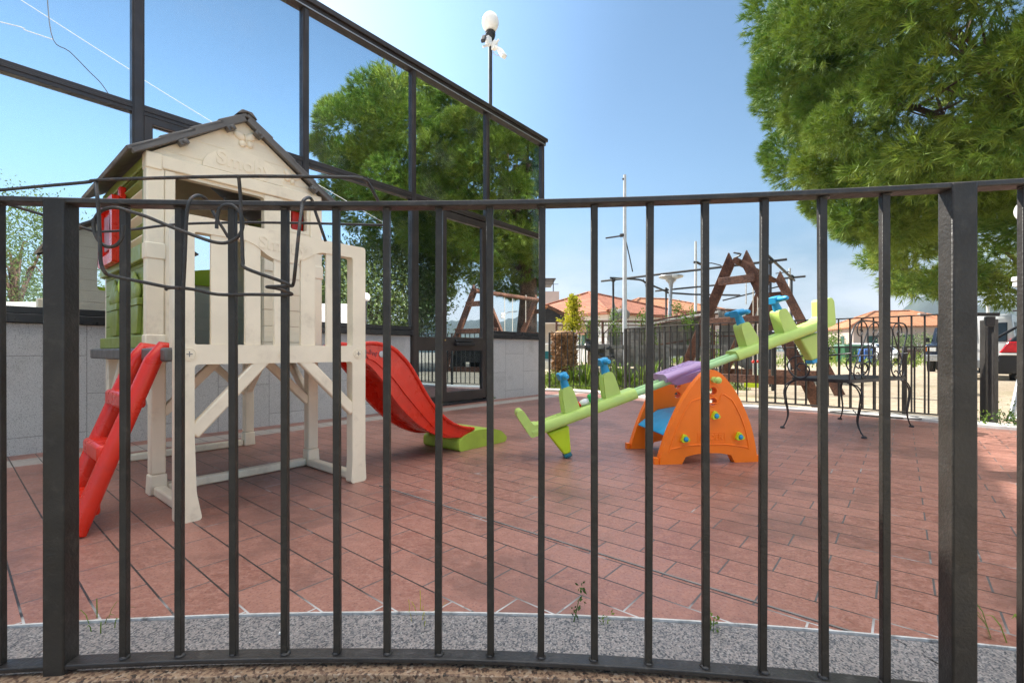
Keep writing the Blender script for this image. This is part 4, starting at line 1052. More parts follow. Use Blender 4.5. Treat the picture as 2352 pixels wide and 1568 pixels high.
for px in (2262, 2281):
    p = G(px, 972 if px < 2270 else 977); p.z = 0; mb = MB(); mb.box(p + UZ * .56, (.058, .058, 1.13), (SX, SY, UZ)); mb.build('post', M['fence'], gp, .003, 1)
pa, pb = P(2228, 722, 5.02), P(2296, 722, 4.88); mb = MB(); mb.bar(pa, pb, .05, .035); mb.build('lock_bar', M['fence'], gp, .003, 1)
mb = MB(); mb.bar(P(2262, 738, 4.96), P(2284, 738, 4.93), .05, .10); mb.build('lock_plate', M['fence'], gp, .003, 1)

# ------------------------------------------------------------------ timber swing
AP1, AP2 = V((3.80, 7.9, 0)), V((5.5, 9.9, 0)); sdv = V((.62, -.785, 0)).normalized(); swd = (AP2 - AP1).normalized()
sw_ = thing('timber_swing', 'brown timber A frame swing set on the sandy ground', 'swing', (AP1 + AP2) / 2 + UZ * -.06)
def wbar(name, p, q, w, h, up=UZ): mb = MB(); mb.bar(p, q, w, h, up); mb.build(name, M['wood'], sw_, .006, 1)
def wleg(ap, s_):
    foot = ap + sdv * s_ * 1.22 + UZ * -.06; top = ap + sdv * s_ * .075 + UZ * 2.44; d = (top - foot).normalized()
    x = sdv * 1.0; mb = MB(); w = .17
    y = swd * .085; side = d.cross(swd).normalized() * w / 2
    out = side if side.dot(sdv) * s_ > 0 else -side
    r1_ = [foot - out - y / 2, foot + out - y / 2, foot + out + y / 2, foot - out + y / 2]
    r2_ = [top - out - d * .16 - y / 2, top + out * .9 - y / 2, top + out * .9 + y / 2, top - out - d * .16 + y / 2]
    mb.hexa(r1_, r2_); mb.build('leg', M['wood'], sw_, .006, 1)
for ap in (AP1, AP2):
    wleg(ap, 1); wleg(ap, -1)
    for z, l in ((1.98, .30), (1.30, .62), (.34, 1.06)): wbar('cross_bar', ap - sdv * l + UZ * z + swd * .085 * (1 if ap is AP1 else -1) * -1, ap + sdv * l + UZ * z - swd * .085 * (1 if ap is AP1 else -1), .05, .13)
mb = MB(); mb.tube([AP1 - swd * .12 + UZ * 2.30, AP2 + swd * .12 + UZ * 2.30], .055, 12); mb.build('top_beam', M['wood'], sw_)
mb = MB(); mb.tube(crom([AP1 + UZ * (2.40 + .05 * math.sin(k)) + sdv * .07 * math.cos(k * 2) - swd * .05 for k in range(7)], 3), .014, 6); mb.build('rope_knot', M['cable'], sw_)
bs_ = AP1.lerp(AP2, .45)
bsw = thing('baby_swing', 'yellow green and blue toddler swing seat hanging on ropes from the timber frame', 'swing seat', bs_ + UZ * .12)
zsd = swd
def bq(u, v, z): return bs_ + swd * u + sdv * v + UZ * z
mb = MB(); mb.plate(rounded([(-.19, .12), (.19, .12), (.20, .20), (.16, .30), (-.16, .30), (-.2, .2)], .04, 4), (bs_ , swd, UZ, swd.cross(UZ)), -.15, .13); mb.build('seat_shell', M['yellowgreen'], bsw, .03, 3)
mb = MB(); mb.plate(rounded([(-.16, .26), (.16, .26), (.15, .52), (.06, .60), (-.06, .60), (-.15, .52)], .05, 4), (bs_ , swd, UZ, swd.cross(UZ)), .10, .14); mb.build('back_rest', M['blue'], bsw, .012, 2)
for u in (-.17, .17):
    mb = MB(); mb.tube([bq(u, .0, .28), bq(u * .95, 0, 1.0), bq(u * 1.0, 0, 2.26)], .009, 6); mb.build('rope', M['rope'], bsw)
    mb = MB(); mb.ball(bq(u, 0, .60), .028, 10, 8); mb.build('clip', M['red'], bsw)
for k in (.20, .74):
    p = AP1.lerp(AP2, k); mb = MB(); mb.tube([p + UZ * 2.32 + V((.06 * math.cos(t_), 0, .07 * math.sin(t_))) for t_ in (2 * math.pi * i / 14 for i in range(14))], .008, 6, closed=True); mb.tube([p + UZ * 2.25, p + UZ * 1.62], .008, 6)
    o = mb.build('swing_rope', M['rope']); tag(o, 'pale swing rope with ring left of the toddler seat' if k < .5 else 'pale swing rope with ring right of the toddler seat', 'rope')

# ------------------------------------------------------------------ lamps and poles
lp = thing('lamp_post', 'tall black lamp post with white globe and cameras above the glass roof', 'lamp post', (-.515, 11.3, ZT - .03))
lx, ly = -.52, 11.3
mb = MB(); mb.lathe([(.055, 0), (.055, .1), (.048, .12), (.046, 2.0), (.046, 3.55)], (lx, ly, ZT - .03), UZ, 16); mb.build('pole', M['pipe'], lp)
gz = EYE + (808 - 52) * 11.3 / FPX
mb = MB(); mb.lathe([(.05, -.50), (.11, -.36), (.125, -.30), (.11, -.27), (.125, -.245), (.10, -.215)], (lx, ly, gz), UZ, 18); mb.build('collar', M['blackmetal'], lp)
mb = MB(); mb.ball((lx, ly, gz), (.205, .205, .24), 28, 18); mb.build('globe', M['globe'], lp)
def camera_box(px, py, fl):
    c = P(px, py, 11.2); mb = MB(); ax = V((.8, .6 * fl, 0)).normalized(); ay = V((-ax.y, ax.x, 0))
    mb.box(c, (.11, .13, .19), (ax, ay, UZ)); q = mb.build('junction_box', M['white'], lp, .012, 2)
camera_box(1122, 95, -1); camera_box(1136, 105, 1)
for nm, pts, rr in (('camera', [(1113, 84, 11.1), (1110, 92, 11.0)], .055), ('camera', [(1147, 114, 11.1), (1155, 126, 11.0)], .07)):
    mb = MB(); a, b = P(*pts[0]), P(*pts[1]); mb.bar(a, b + (b - a) * .4, rr * 1.8, rr * 1.5); q = mb.build(nm, M['white'] if pts[0][0] > 1120 else M['blackmetal'], lp, .02, 3)
for pts in (((1122, 96), (1113, 88)), ((1122, 104), (1109, 108)), ((1138, 100), (1146, 91)), ((1138, 106), (1149, 114))):
    mb = MB(); mb.tube([P(*pts[0], 11.15), P(*pts[1], 11.1)], .028, 8); mb.build('bracket', M['white'], lp)
mb = MB(); mb.tube(crom([P(1132, 120, 11.25), P(1138, 126, 11.2), P(1147, 128, 11.1), P(1152, 126, 11.05)], 5), .009, 6); mb.build('cable', M['cablewhite'], lp)

l2 = thing('lamp_post', 'short lamp post with small white globe just in view at the right edge', 'lamp post', (5.52, 5.0, -.06))
mb = MB(); mb.lathe([(.05, 0), (.032, .12), (.028, 2.16), (.06, 2.22), (.06, 2.25)], (5.52, 5.0, -.06), UZ, 14); mb.build('pole', M['pipe'], l2)
mb = MB(); mb.ball((5.52, 5.0, 2.29), (.122, .122, .125), 24, 16); mb.build('globe', M['globe'], l2)

p3 = P(1532, 850, 16.0); p3.z = -.06
l3 = thing('street_lamp', 'slim grey street lamp with a flat disc head beside the pergola', 'street lamp', p3)
zt = P(0, 634, 16).z
tp3 = P(1541, 660, 16.0)
mb = MB(); mb.tube([p3, p3.lerp(tp3, .5), tp3], [.085, .07, .055], 12); mb.build('pole', M['zinc'], l3)
mb = MB(); mb.lathe([(.06, -.40), (.075, -.27), (.11, -.21), (.16, -.17), (.18, -.11), (.385, -.05), (.41, -.02), (.40, .0), (.25, .03), (.03, .045)], (tp3.x, 16, zt), UZ, 28); hd = mb.build('head', M['zinc'], l3)
mb = MB(); mb.box((tp3.x, 15.62, zt - .06), (.16, .10, .08)); mb.build('lens', M['clearlight'], hd, .01, 2)

def mast(label, px, ytop, Y, w, m, arms=()):
    b = P(px, 800, Y); b.z = -.06; t = thing('mast', label, 'mast', b); mb = MB(); top = P(px, ytop, Y)
    mb.tube([b, b.lerp(top, .5), top], [w, w * .85, w * .6], 10); mb.build('pole', m, t)
    for nm, pts, r_ in arms: mb = MB(); mb.tube([P(*q, Y) for q in pts], r_, 6); mb.build(nm, M['pipe'], t)
    return t
mast('tall white mast with a short dark cross arm and a dangling rod', 1435, 402, 13.0, .066, M['whitepole'], (('arm', [(1391, 547), (1432, 541)], .022), ('clamp', [(1424, 541), (1432, 540)], .05), ('dangling_rod', [(1438, 555), (1446, 590), (1453, 624)], .016), ('cap_hook', [(1430, 412), (1435, 410)], .03)))
mast('thinner white mast with a knot of black cable left of the timber swing', 1598, 554, 18.0, .065, M['whitepole'], (('cable_knot', [(1593, 602), (1602, 603), (1612, 608)], .05), ('cable_loop', [(1612, 606), (1634, 604), (1654, 609), (1668, 618)], .02)))
mast('thin white mast with a stub aerial right of the timber swing', 1814, 616, 19.0, .06, M['whitepole'], (('aerial', [(1782, 628), (1812, 624)], .02),))
mast('slender concrete utility pole far beyond the white van', 2269, 692, 44.0, .17, M['concrete'], (('insulator', [(2266, 694), (2276, 696), (2278, 702)], .09),))
pf_ = thing('pipe_frame', 'black scaffold pipe frame standing open against the sky', 'pipe frame', (5.6, 13.8, -.06))
Q1, Q2, Q3, Q4 = V((3.02, 14, 2.93)), V((5.35, 16.3, 2.93)), V((6.22, 11.3, 2.96)), V((8.1, 13.6, 2.93))
def pipe(nm, pts, r_=.032): mb = MB(); mb.tube(pts, r_, 8); mb.build(nm, M['pipe'], pf_)
for q in (Q1, Q2, Q3, Q4): pipe('upright', [V((q.x, q.y, -.06)), q + UZ * .08])
for a, b in ((Q1, Q3), (Q2, Q4)): d = (b - a).normalized(); pipe('rail', [a - d * .4, b + d * .35])
pipe('rail', crom([Q1 - V((.1, .1, -.04)), Q1.lerp(Q2, .45) + UZ * .16, Q1.lerp(Q2, .6) + UZ * .10, Q2 + UZ * -.05, Q2 + V((.25, .2, -.12))], 5)); pipe('rail', [Q3 - V((.25, .3, -.1)), Q4 + V((.2, .2, -.05))])
pipe('lower_rail', [P(1529, 672, 16.2), P(1590, 676, 15.6), P(1700, 678, 14.5)]); pipe('lower_rail', [P(1660, 690, 13.5), P(1800, 655, 13.4)], .02)
pipe('loose_pipe', [P(1429, 730, 13.6), P(1436, 646, 13.6)], .04)
for a, b in (((1478, 640), (1490, 700)), ((1484, 640), (1494, 710))): pipe('hanging_cable', crom([P(*a, 15), P((a[0] + b[0]) / 2 + 2, (a[1] + b[1]) / 2, 15), P(*b, 15)], 4), .008)
for q in (Q1, Q2, Q3, Q4): mb = MB(); mb.ball(q, .075, 10, 8); mb.build('clamp', M['pipe'], pf_)
# ------------------------------------------------------------------ foliage
def raw_mesh(name, verts, faces, m, parent=None, tint=None):
    o0 = np.array(ORG.get(parent.name, V((0, 0, 0))) if parent else (0, 0, 0)); verts = np.asarray(verts, np.float32) - o0.astype(np.float32)
    k = faces.shape[1]; me = bpy.data.meshes.new(name)
    me.vertices.add(len(verts)); me.vertices.foreach_set('co', verts.ravel())
    me.loops.add(faces.size); me.loops.foreach_set('vertex_index', faces.ravel().astype(np.int32))
    me.polygons.add(len(faces)); me.polygons.foreach_set('loop_start', np.arange(0, faces.size, k, dtype=np.int32))
    me.update(calc_edges=True)
    if tint is not None:
        at = me.attributes.new('tint', 'FLOAT', 'POINT'); at.data.foreach_set('value', np.asarray(tint, np.float32))
    me.materials.append(m); ob = bpy.data.objects.new(name, me); COL.objects.link(ob)
    if parent: ob.parent = parent
    return ob
def unit(a): return a / np.maximum(np.linalg.norm(a, axis=-1, keepdims=True), 1e-9)
def shell_points(ells, n, g, lo=.80, hi=1.04, lump=.12):
    es = np.array([(*c, *r) for c, r in ells], float); ar = es[:, 3] * es[:, 4] + es[:, 3] * es[:, 5] + es[:, 4] * es[:, 5]
    out = []; nor = []
    while len(out) < n:
        i = g.choice(len(es), p=ar / ar.sum()); d = unit(g.normal(size=3)); c, r = es[i, :3], es[i, 3:]
        lm = 1 + lump * (math.sin(d[0] * 5.1 + i) * math.cos(d[1] * 4.3 + 2 * i) + .6 * math.sin(d[2] * 7 + d[0] * 6))
        p = c + r * d * g.uniform(lo, hi) * lm
        inside = (((p - es[:, :3]) / es[:, 3:]) ** 2).sum(1)
        inside[i] = 9
        if inside.min() < .62: continue
        out.append(p); nor.append(unit(d / r))
    return np.array(out), np.array(nor)
def pine_foliage(ells, n_cl, n_tuft, n_needle, seed, cr=(.4, .85), nl=.2, nw=.014, lo=.80, lump=.12, droop=.35, gap=0, skin=.45):
    g = np.random.default_rng(seed); pc, nc = shell_points(ells, n_cl, g, lo=lo, lump=lump)
    if gap:                                     # keep the boughs apart so that shade shows between them
        keep = []
        for i in range(len(pc)):
            if all(((pc[i] - pc[j]) ** 2).sum() > gap * gap for j in keep): keep.append(i)
        pc, nc = pc[keep], nc[keep]; n_cl = len(keep)
    rad = g.uniform(*cr, size=n_cl); tint = np.clip(g.normal(.45, .26, n_cl), 0, 1)
    d = unit(g.normal(size=(n_cl, n_tuft, 3)) + nc[:, None] * .9 + np.array([0, 0, droop]))
    rr = rad[:, None, None] * g.uniform(.0, 1.0, size=(n_cl, n_tuft, 1)) ** skin
    tp = pc[:, None] + d * rr * np.array([1, 1, .72]); ta = unit(d * .95 + nc[:, None] * .15 + np.array([0, 0, .25]) + g.normal(size=d.shape) * .18)
    tt = np.clip(tint[:, None] + g.normal(0, .2, (n_cl, n_tuft)), 0, 1)
    nd = unit(ta[:, :, None] * .95 + g.normal(size=(n_cl, n_tuft, n_needle, 3)) * .50)
    base = tp[:, :, None] + ta[:, :, None] * g.uniform(-.45, .12, size=(n_cl, n_tuft, n_needle, 1)) * nl
    ln = nl * g.uniform(.7, 1.15, size=(n_cl, n_tuft, n_needle, 1))
    side = unit(np.cross(nd, g.normal(size=nd.shape))) * nw / 2
    v = np.stack([base - side, base + side, base + nd * ln], axis=3).reshape(-1, 3)
    f = np.arange(len(v)).reshape(-1, 3); tn = np.repeat(np.broadcast_to(tt[:, :, None], (n_cl, n_tuft, n_needle)).ravel(), 3)
    return v, f, tn
def leaf_foliage(pc, nc, n, size, seed, spread=.3, up=.4, asp=.45, tn_m=.45):
    g = np.random.default_rng(seed); N = len(pc)
    p = pc[:, None] + g.normal(size=(N, n, 3)) * spread; d = unit(nc[:, None] * .7 + g.normal(size=p.shape) * .8 + np.array([0, 0, up]))
    s = size * g.uniform(.6, 1.2, size=(N, n, 1)); w = unit(np.cross(d, g.normal(size=d.shape))) * s * asp / 2; nrm = unit(np.cross(d, w))
    v = np.stack([p, p + d * s * .5 + w, p + d * s - nrm * s * .12, p + d * s * .5 - w], axis=2).reshape(-1, 3)
    f = np.arange(len(v)).reshape(-1, 4); t = np.clip(np.repeat(g.normal(tn_m, .25, N), n * 4) + np.repeat(g.normal(0, .1, N * n), 4), 0, 1)
    return v, f, t
def limb(mb, pts, r0, r1, n=9):
    c = crom(pts, 5); mb.tube(c, [r0 + (r1 - r0) * i / (len(c) - 1) for i in range(len(c))], n)

# big pine on the right, crown over the frame edge, mirrored in the glass
TB = V((13.35, 11.1, -.06))
pine = thing('pine_tree', 'big spreading pine with bushy green crown filling the upper right', 'tree', TB)
ells = [((12.7, 10.5, 8.1), (5.5, 5.8, 3.7)), ((13.2, 6.6, 9.2), (4.6, 3.9, 2.4)), ((13.6, 13.6, 8.6), (5.2, 3.8, 3.8)), ((9.8, 9.6, 6.6), (2.1, 2.3, 2.0)), ((11.3, 13.4, 6.4), (2.6, 2.4, 2.3)), ((11.9, 8.2, 4.7), (1.0, 1.0, 1.0)), ((12.0, 10.0, 11.0), (2.8, 2.8, 1.9))]
fa = [pine_foliage(ells, 2600, 270, 24, 11, cr=(.70, 1.2), nl=.20, nw=.0145, lo=.90, gap=1.18, skin=.26), pine_foliage(ells, 330, 44, 18, 12, cr=(.6, 1.1), nl=.28, nw=.028, lo=.48)]
v = np.concatenate([q_[0] for q_ in fa]); f = np.concatenate([fa[0][1], fa[1][1] + len(fa[0][0])]); t_ = np.concatenate([q_[2] for q_ in fa])
raw_mesh('crown', v, f, M['needle'], pine, t_)
mb = MB(); limb(mb, [TB, TB + V((-.1, .1, 2)), TB + V((-.35, .1, 4.2)), TB + V((-.2, -.3, 6.5)), TB + V((.2, -.3, 9.5))], .56, .16, 14)
mb.build('trunk', M['bark'], pine)
for a, l, z0, z1 in ((200, 4.6, 5.4, 7.4), (168, 4.8, 5.6, 7.6), (235, 4.8, 5.6, 7.8), (270, 5.6, 5.6, 7.8), (130, 5.0, 4.6, 7.0), (310, 5, 4.6, 7), (20, 5, 5, 7.5), (80, 5.4, 5, 8), (190, 5.0, 5.6, 9.0), (250, 5, 6, 9.6), (150, 3.6, 6.5, 10.5), (215, 2.6, 5.0, 6.0)):
    q = V((math.cos(R(a)), math.sin(R(a)), 0)); mb = MB()
    limb(mb, [TB + V((-.25, .0, z0)), TB + q * l * .35 + UZ * (z0 + (z1 - z0) * .25), TB + q * l * .7 + UZ * (z0 + (z1 - z0) * .6 + .2), TB + q * l + UZ * z1], .13, .03)
    for k in range(7):
        s_ = rnd.uniform(.35, .95); b = TB + q * l * s_ + UZ * (z0 + (z1 - z0) * s_); e = V((rnd.uniform(-1, 1), rnd.uniform(-1, 1), rnd.uniform(-.3, .9))); limb(mb, [b, b + e * .7, b + e * 1.5 + UZ * .2], .045, .012, 6)
    mb.build('branch', M['bark'], pine)
fl2 = thing('floodlight', 'pair of small white floodlights fixed in the pine near the frame edge', 'floodlight', P(2338, 645, 9.6))
mb = MB(); mb.bar(P(2331, 640, 9.6), P(2345, 642, 9.6), .16, .09); mb.bar(P(2334, 652, 9.6), P(2348, 654, 9.6), .16, .09); mb.build('lamp_body', M['white'], fl2, .015, 2)
mb = MB(); mb.tube([P(2338, 645, 9.62), P(2352, 632, 9.9), P(2372, 630, 10.4)], .02, 6); mb.build('bracket', M['zinc'], fl2)

def pine_far(label, c, ells, n, seed, trunk, nl=.34, nw=.034):
    t = thing('pine_tree', label, 'tree', V(trunk)); v, f, tt = pine_foliage(ells, n, 30, 12, seed, cr=(.5, 1.0), nl=nl, nw=nw, lump=.14)
    raw_mesh('crown', v, f, M['needle2'], t, tt)
    mb = MB(); b = V(trunk); limb(mb, [b, b + V((-.1, 0, 2.0)), b + V((-.2, 0, 4.0)), b + V((.1, .1, 6.5))], .36, .12, 12); mb.build('trunk', M['bark'], t)
    for c_, r_ in ells[:5]:
        mb = MB(); limb(mb, [b + V((-.1, 0, 3.0)), (b + V((0, 0, 3.4))).lerp(V(c_), .5), V(c_)], .13, .04); mb.build('branch', M['bark'], t)
    return t
pine_far('brighter green pine behind the big one, low crown above the parked cars', None, [((20.6, 20.5, 5.9), (3.4, 3.2, 2.6)), ((23.8, 21.0, 7.0), (3.8, 3.6, 3.2)), ((18.2, 20.5, 5.2), (2.0, 2.0, 1.9)), ((26, 20.5, 5.6), (2.6, 2.6, 2.2)), ((16.9, 20.4, 4.4), (1.1, 1.1, .95)), ((21.2, 19.3, 4.1), (2.2, 1.7, 1.3))], 330, 23, (24.6, 21.2, -.06))

# trees that stand right of and behind the photographer and show in the glass
def bush_tree(label, c, r, n, seed, m, size, trunk_h, name='round_tree', nleaf=26, spread=.3):
    c = V(c); t = thing(name, label, 'tree', V((c.x, c.y, -.06))); g = np.random.default_rng(seed)
    ells = [(tuple(c), r)] + [(tuple(c + V((math.cos(a) * r[0] * .55, math.sin(a) * r[1] * .55, g.uniform(-.3, .5) * r[2]))), tuple(x * .55 for x in r)) for a in g.uniform(0, 6.3, 6)]
    pc, nc = shell_points(ells, n, g, lo=.72, lump=.1); v, f, tt = leaf_foliage(pc, nc, nleaf, size, seed, spread)
    raw_mesh('crown', v, f, m, t, tt); mb = MB(); limb(mb, [V((c.x, c.y, -.06)), V((c.x + .1, c.y, trunk_h * .6)), c], .2, .08)
    for k in range(8):
        e = V((rnd.uniform(-1, 1) * r[0], rnd.uniform(-1, 1) * r[1], rnd.uniform(-.4, .7) * r[2])) * .8; limb(mb, [V((c.x, c.y, trunk_h * .8)), c + e * .5, c + e], .07, .02, 6)
    mb.build('trunk', M['bark'], t); return t
bush_tree('dense round evergreen behind the white wall, mirrored in the lower glass', (12.9, 4.6, 3.2), (2.7, 2.8, 2.2), 1300, 5, M['leaf'], .16, 1.6)
bush_tree('feathery pale green tree beyond the wall, mirrored at the left glass', (16.8, -11.5, 5.0), (2.6, 2.8, 2.8), 420, 8, M['willow'], .14, 3.0, 'feathery_tree', 40, .42)
wl = MB(); wp = [(9.5, -7.5), (9.0, -4.0), (8.35, 0.2), (8.0, 4.7)]
for a, b in zip(wp, wp[1:]): wl.bar(V((*a, 1.14)), V((*b, 1.14)), .2, 2.4)
tag(wl.build('boundary_wall', M['wall_white']), 'white rendered boundary wall that shows only in the glass reflection', 'wall')

# golden plant on the palm stump
st = P(1296, 880, 11.4); st.z = -.06
ps = thing('palm_stump', 'cut brown palm trunk with shaggy fibre bark behind the grey railing', 'palm stump', st)
pr = [(.30, 0)] + [(.225 + .028 * math.sin(i * 2.1) + .02 * (i % 2), .06 + i * .062) for i in range(20)] + [(.24, 1.31), (.19, 1.34)]
mb = MB(); mb.lathe(pr, st, UZ, 22); mb.build('trunk', M['fibre'], ps)
g = np.random.default_rng(3); k = 900; an = g.uniform(0, 6.283, k); hz = g.uniform(.0, 1.28, k)
pc = np.stack([st.x + .225 * np.cos(an), st.y + .225 * np.sin(an), st.z + hz], 1); nc = np.stack([np.cos(an), np.sin(an), -.3 + 0 * an], 1)
v, f, tt = leaf_foliage(pc, nc, 3, .13, 4, .015, .1, .35); raw_mesh('frond_stub', v, f, M['fibre'], ps, tt)
gz0 = 1.30
def leaf_plant(name, label, cat, base, pts, n, size, m, seed, spread=.05, stems=5, h=.6, group=None):
    t = thing(name, label, cat, base, group); pc = np.array([tuple(p) for p in pts]); nc = unit(pc - np.array(tuple(base + UZ * h * .4)))
    v, f, tt = leaf_foliage(pc, nc, n, size, seed, spread); raw_mesh('foliage', v, f, m, t, tt); mb = MB()
    for k in range(stems):
        p = V(pts[rnd.randrange(len(pts))]); limb(mb, [base, base.lerp(p, .5) + V((rnd.uniform(-.05, .05) * h, 0, .08 * h)), p], min(.008, h * .018), min(.003, h * .008), 5)
    mb.build('stem', M['vineleaf'], t); return t
pts = []
for i in range(90):
    z = rnd.random(); w = .20 * (1 - z) ** .5 + .02; pts.append(V((st.x + .22 + rnd.gauss(0, w * .55) - .02 * z, st.y + rnd.gauss(0, w * .5), 1.30 + z * .80)))
leaf_plant('potted_shrub', 'golden yellow leafy shrub growing on top of the palm stump', 'plant', V((st.x + .2, st.y, 1.29)), pts, 16, .085, M['goldleaf'], 31, .045, 14, .8)
# strappy plants in the bed
def grass_plant(name, label, cat, base, n, h, m, seed, group=None, w=.022, lean=.55):
    g = np.random.default_rng(seed); t = thing(name, label, cat, base, group); an = g.uniform(0, 6.283, n); hh = h * g.uniform(.55, 1.1, n); ln = g.uniform(.15, lean, n) * hh
    q = np.stack([np.cos(an), np.sin(an), 0 * an], 1); b = np.array(tuple(base)) + q * g.uniform(0, .07, (n, 1)); sd = np.stack([-np.sin(an), np.cos(an), 0 * an], 1) * w / 2
    m1 = b + q * ln[:, None] * .35 + np.array([0, 0, 1]) * hh[:, None] * .65; m2 = b + q * ln[:, None] * .8 + np.array([0, 0, 1]) * hh[:, None] * .95; tp = b + q * ln[:, None] * 1.5 + np.array([0, 0, 1]) * hh[:, None] * .85
    v = np.stack([b - sd, b + sd, m1 + sd, m1 - sd, m2 + sd * .8, m2 - sd * .8, tp], 1).reshape(-1, 3); i0 = np.arange(n) * 7
    f = np.concatenate([np.stack([i0, i0 + 1, i0 + 2, i0 + 3], 1), np.stack([i0 + 3, i0 + 2, i0 + 4, i0 + 5], 1), np.stack([i0 + 5, i0 + 4, i0 + 6, i0 + 6], 1)])
    me = bpy.data.meshes.new('blade'); vv = v - np.array(tuple(base)); me.from_pydata(vv.tolist(), [], [tuple(dict.fromkeys(x)) for x in f.tolist()])
    at = me.attributes.new('tint', 'FLOAT', 'POINT'); at.data.foreach_set('value', np.repeat(g.uniform(0, 1, n), 7).astype(np.float32)); me.materials.append(m)
    o = bpy.data.objects.new('foliage', me); COL.objects.link(o); o.parent = t; return t
grp = 'strappy plants in the bed beyond the patio'
for i, (px, Y) in enumerate(((1272, 10.5), (1318, 10.9), (1343, 10.6), (1366, 10.7), (1398, 10.8), (1425, 11.2), (1448, 11.2), (1475, 11.8), (1500, 12.2), (1262, 11.2), (1385, 11.6), (1350, 11.7))):
    b = P(px, 800, Y); b.z = -.05
    grass_plant('strappy_plant', 'strappy green plant in the sunny bed beyond the grey railing', 'plant', b, 34, .42 + .1 * (i % 3), M['grassleaf'], 50 + i, grp, .028)
g = np.random.default_rng(9); k = 2600; gx = g.uniform(.7, 5.2, k); gy = 10.1 + g.uniform(0, 1, k) * 3.2
gv = np.stack([gx, gy, -.055 + 0 * gx], 1); v, f, tt = leaf_foliage(gv, np.tile([0, 0, 1.], (k, 1)), 3, .15, 12, .05, .8, .16); tag(raw_mesh('ground_cover', v, f, M['grassleaf'], None, tt), kind='stuff')
g = np.random.default_rng(19); k = 900; sx = g.uniform(6, 34, k); sy = g.uniform(24, 40, k); gv = np.stack([sx * 1.0, sy, -.055 + 0 * sx], 1); v, f, tt = leaf_foliage(gv, np.tile([0, 0, 1.], (k, 1)), 6, .35, 13, .25, .8, .16, .8); tag(raw_mesh('dry_grass', v, f, M['grassleaf'], None, tt), kind='stuff')
# weeds by the granite and the kerb
def weed(label, base, stems, h, size, m, seed, dens=5, sp=.02):
    g = random.Random(seed); pts = []
    for s_ in range(stems):
        a = g.uniform(0, 6.28); l = g.uniform(.1, .5) * h
        for k in range(dens): q = .25 + .75 * k / max(dens - 1, 1); pts.append(base + V((math.cos(a) * l * q, math.sin(a) * l * q, h * g.uniform(.8, 1) * q)))
    return leaf_plant('weed', label, 'weed', base, pts, 4, size, m, seed, sp, stems * 2, h)
weed('dark stemmed leafy weed growing in the joint at the granite edge', G(1316, 1436), 1, .105, .017, M['weedleaf'], 1, 6, .008)
weed('tiny upright green weed right of the dark stemmed one at the granite', G(1385, 1440), 2, .04, .012, M['grassleaf'], 2, 3, .004)
weed('small tufted weed at the granite edge under the seesaw support', G(1637, 1458), 3, .045, .013, M['grassleaf'], 3, 3, .005)
grass_plant('grass_tuft', 'thin grass tuft in the tile joint near the left post', 'grass tuft', G(228, 1438), 9, .05, M['grassleaf'], 4, None, .003, .9)
grass_plant('grass_tuft', 'dry grass tuft at the granite under the slide end', 'grass tuft', G(967, 1420), 12, .045, M['goldleaf'], 5, None, .002, .8)
grass_plant('grass_tuft', 'green grass blades at the right edge of the patio', 'grass tuft', G(2350, 1490), 14, .10, M['grassleaf'], 6, None, .008, .9)
for i, (px, py, h) in enumerate(((2215, 968, .10), (2236, 972, .08), (2262, 980, .10), (2300, 984, .12), (2312, 975, .22), (2330, 985, .12), (2345, 985, .10))):
    b = G(px, py); b.z = .03; weed(('low green weed growing on the kerb at the gate posts', 'tall single weed beside the gate posts')[h > .2], b, 3, h, .035, M['weedleaf' if i % 2 else 'grassleaf'], 70 + i, 4, .02)['group'] = 'weeds along the kerb'
weed('tiny weed at the foot of the plinth by the door', F(5.40, .03, 0), 3, .05, .03, M['weedleaf'], 90, 4, .02)
weed('small leafy weed on the kerb behind the orange support', V((2.75, 6.86, .03)), 2, .05, .03, M['weedleaf'], 91, 4, .02)
mb = MB(); c = G(641, 1457, .010); mb.tube([c + V((0, 0, .004)), c + V((.022, .003, .004))], .0038, 8); tag(mb.build('cigarette_end', M['white']), 'white cigarette end lying on the granite coping', 'litter')
hose = MB(); hz = .02
hose.tube(crom([V((4.30, 5.92, .05)), V((4.18, 5.62, .02)), V((4.4, 5.42, .02)), V((4.62, 5.28, .03)), V((4.50, 5.62, .06)), V((4.2, 5.75, .05)), V((4.0, 5.9, .03)), V((4.35, 5.55, .02)), V((4.8, 5.16, .04))], 6), .006, 6); tag(hose.build('cable', M['cable']), 'loose dark cable lying on the kerb behind the bench', 'cable')

# ------------------------------------------------------------------ pergola garden beyond the railing
pg = thing('pergola', 'rusty pipe pergola hung with grey shade net and wire mesh', 'pergola', (4.6, 14.5, -.06))
def rb(nm, p, q, r_=.03, m='rust'): mb = MB(); mb.tube([p, q], r_, 7); mb.build(nm, M[m], pg)
PY0, PY1 = 14.4, 17.4
xs = [(1278, 14.4), (1352, 14.3), (1384, 14.2), (1490, 14.0), (1636, 13.6), (1690, 13.5)]
tops = []
for px, Y in xs:
    top = P(px, 738 if px < 1600 else 712, Y); b = V((top.x, Y, -.06)); rb('post', b, top, .035); tops.append(top); rb('post', b + V((.5, 2.6, 0)), top + V((.5, 2.6, .15)), .035); rb('rafter', top, top + V((.5, 2.6, .15)))
for a, b in zip(tops, tops[1:]): rb('beam', a, b); rb('beam', a - UZ * .12, b - UZ * .12, .02); rb('rail', a - UZ * .75, b - UZ * .75, .02)
for a in tops[:-1]: rb('strut', a - UZ * .42, a + V((.35, 0, -.02)), .016)
mb = MB()
a, b = tops[1], tops[4]
for i in range(19): k = i / 18; p = a.lerp(b, k); mb.tube([p, p - UZ * 1.1], .005, 4)
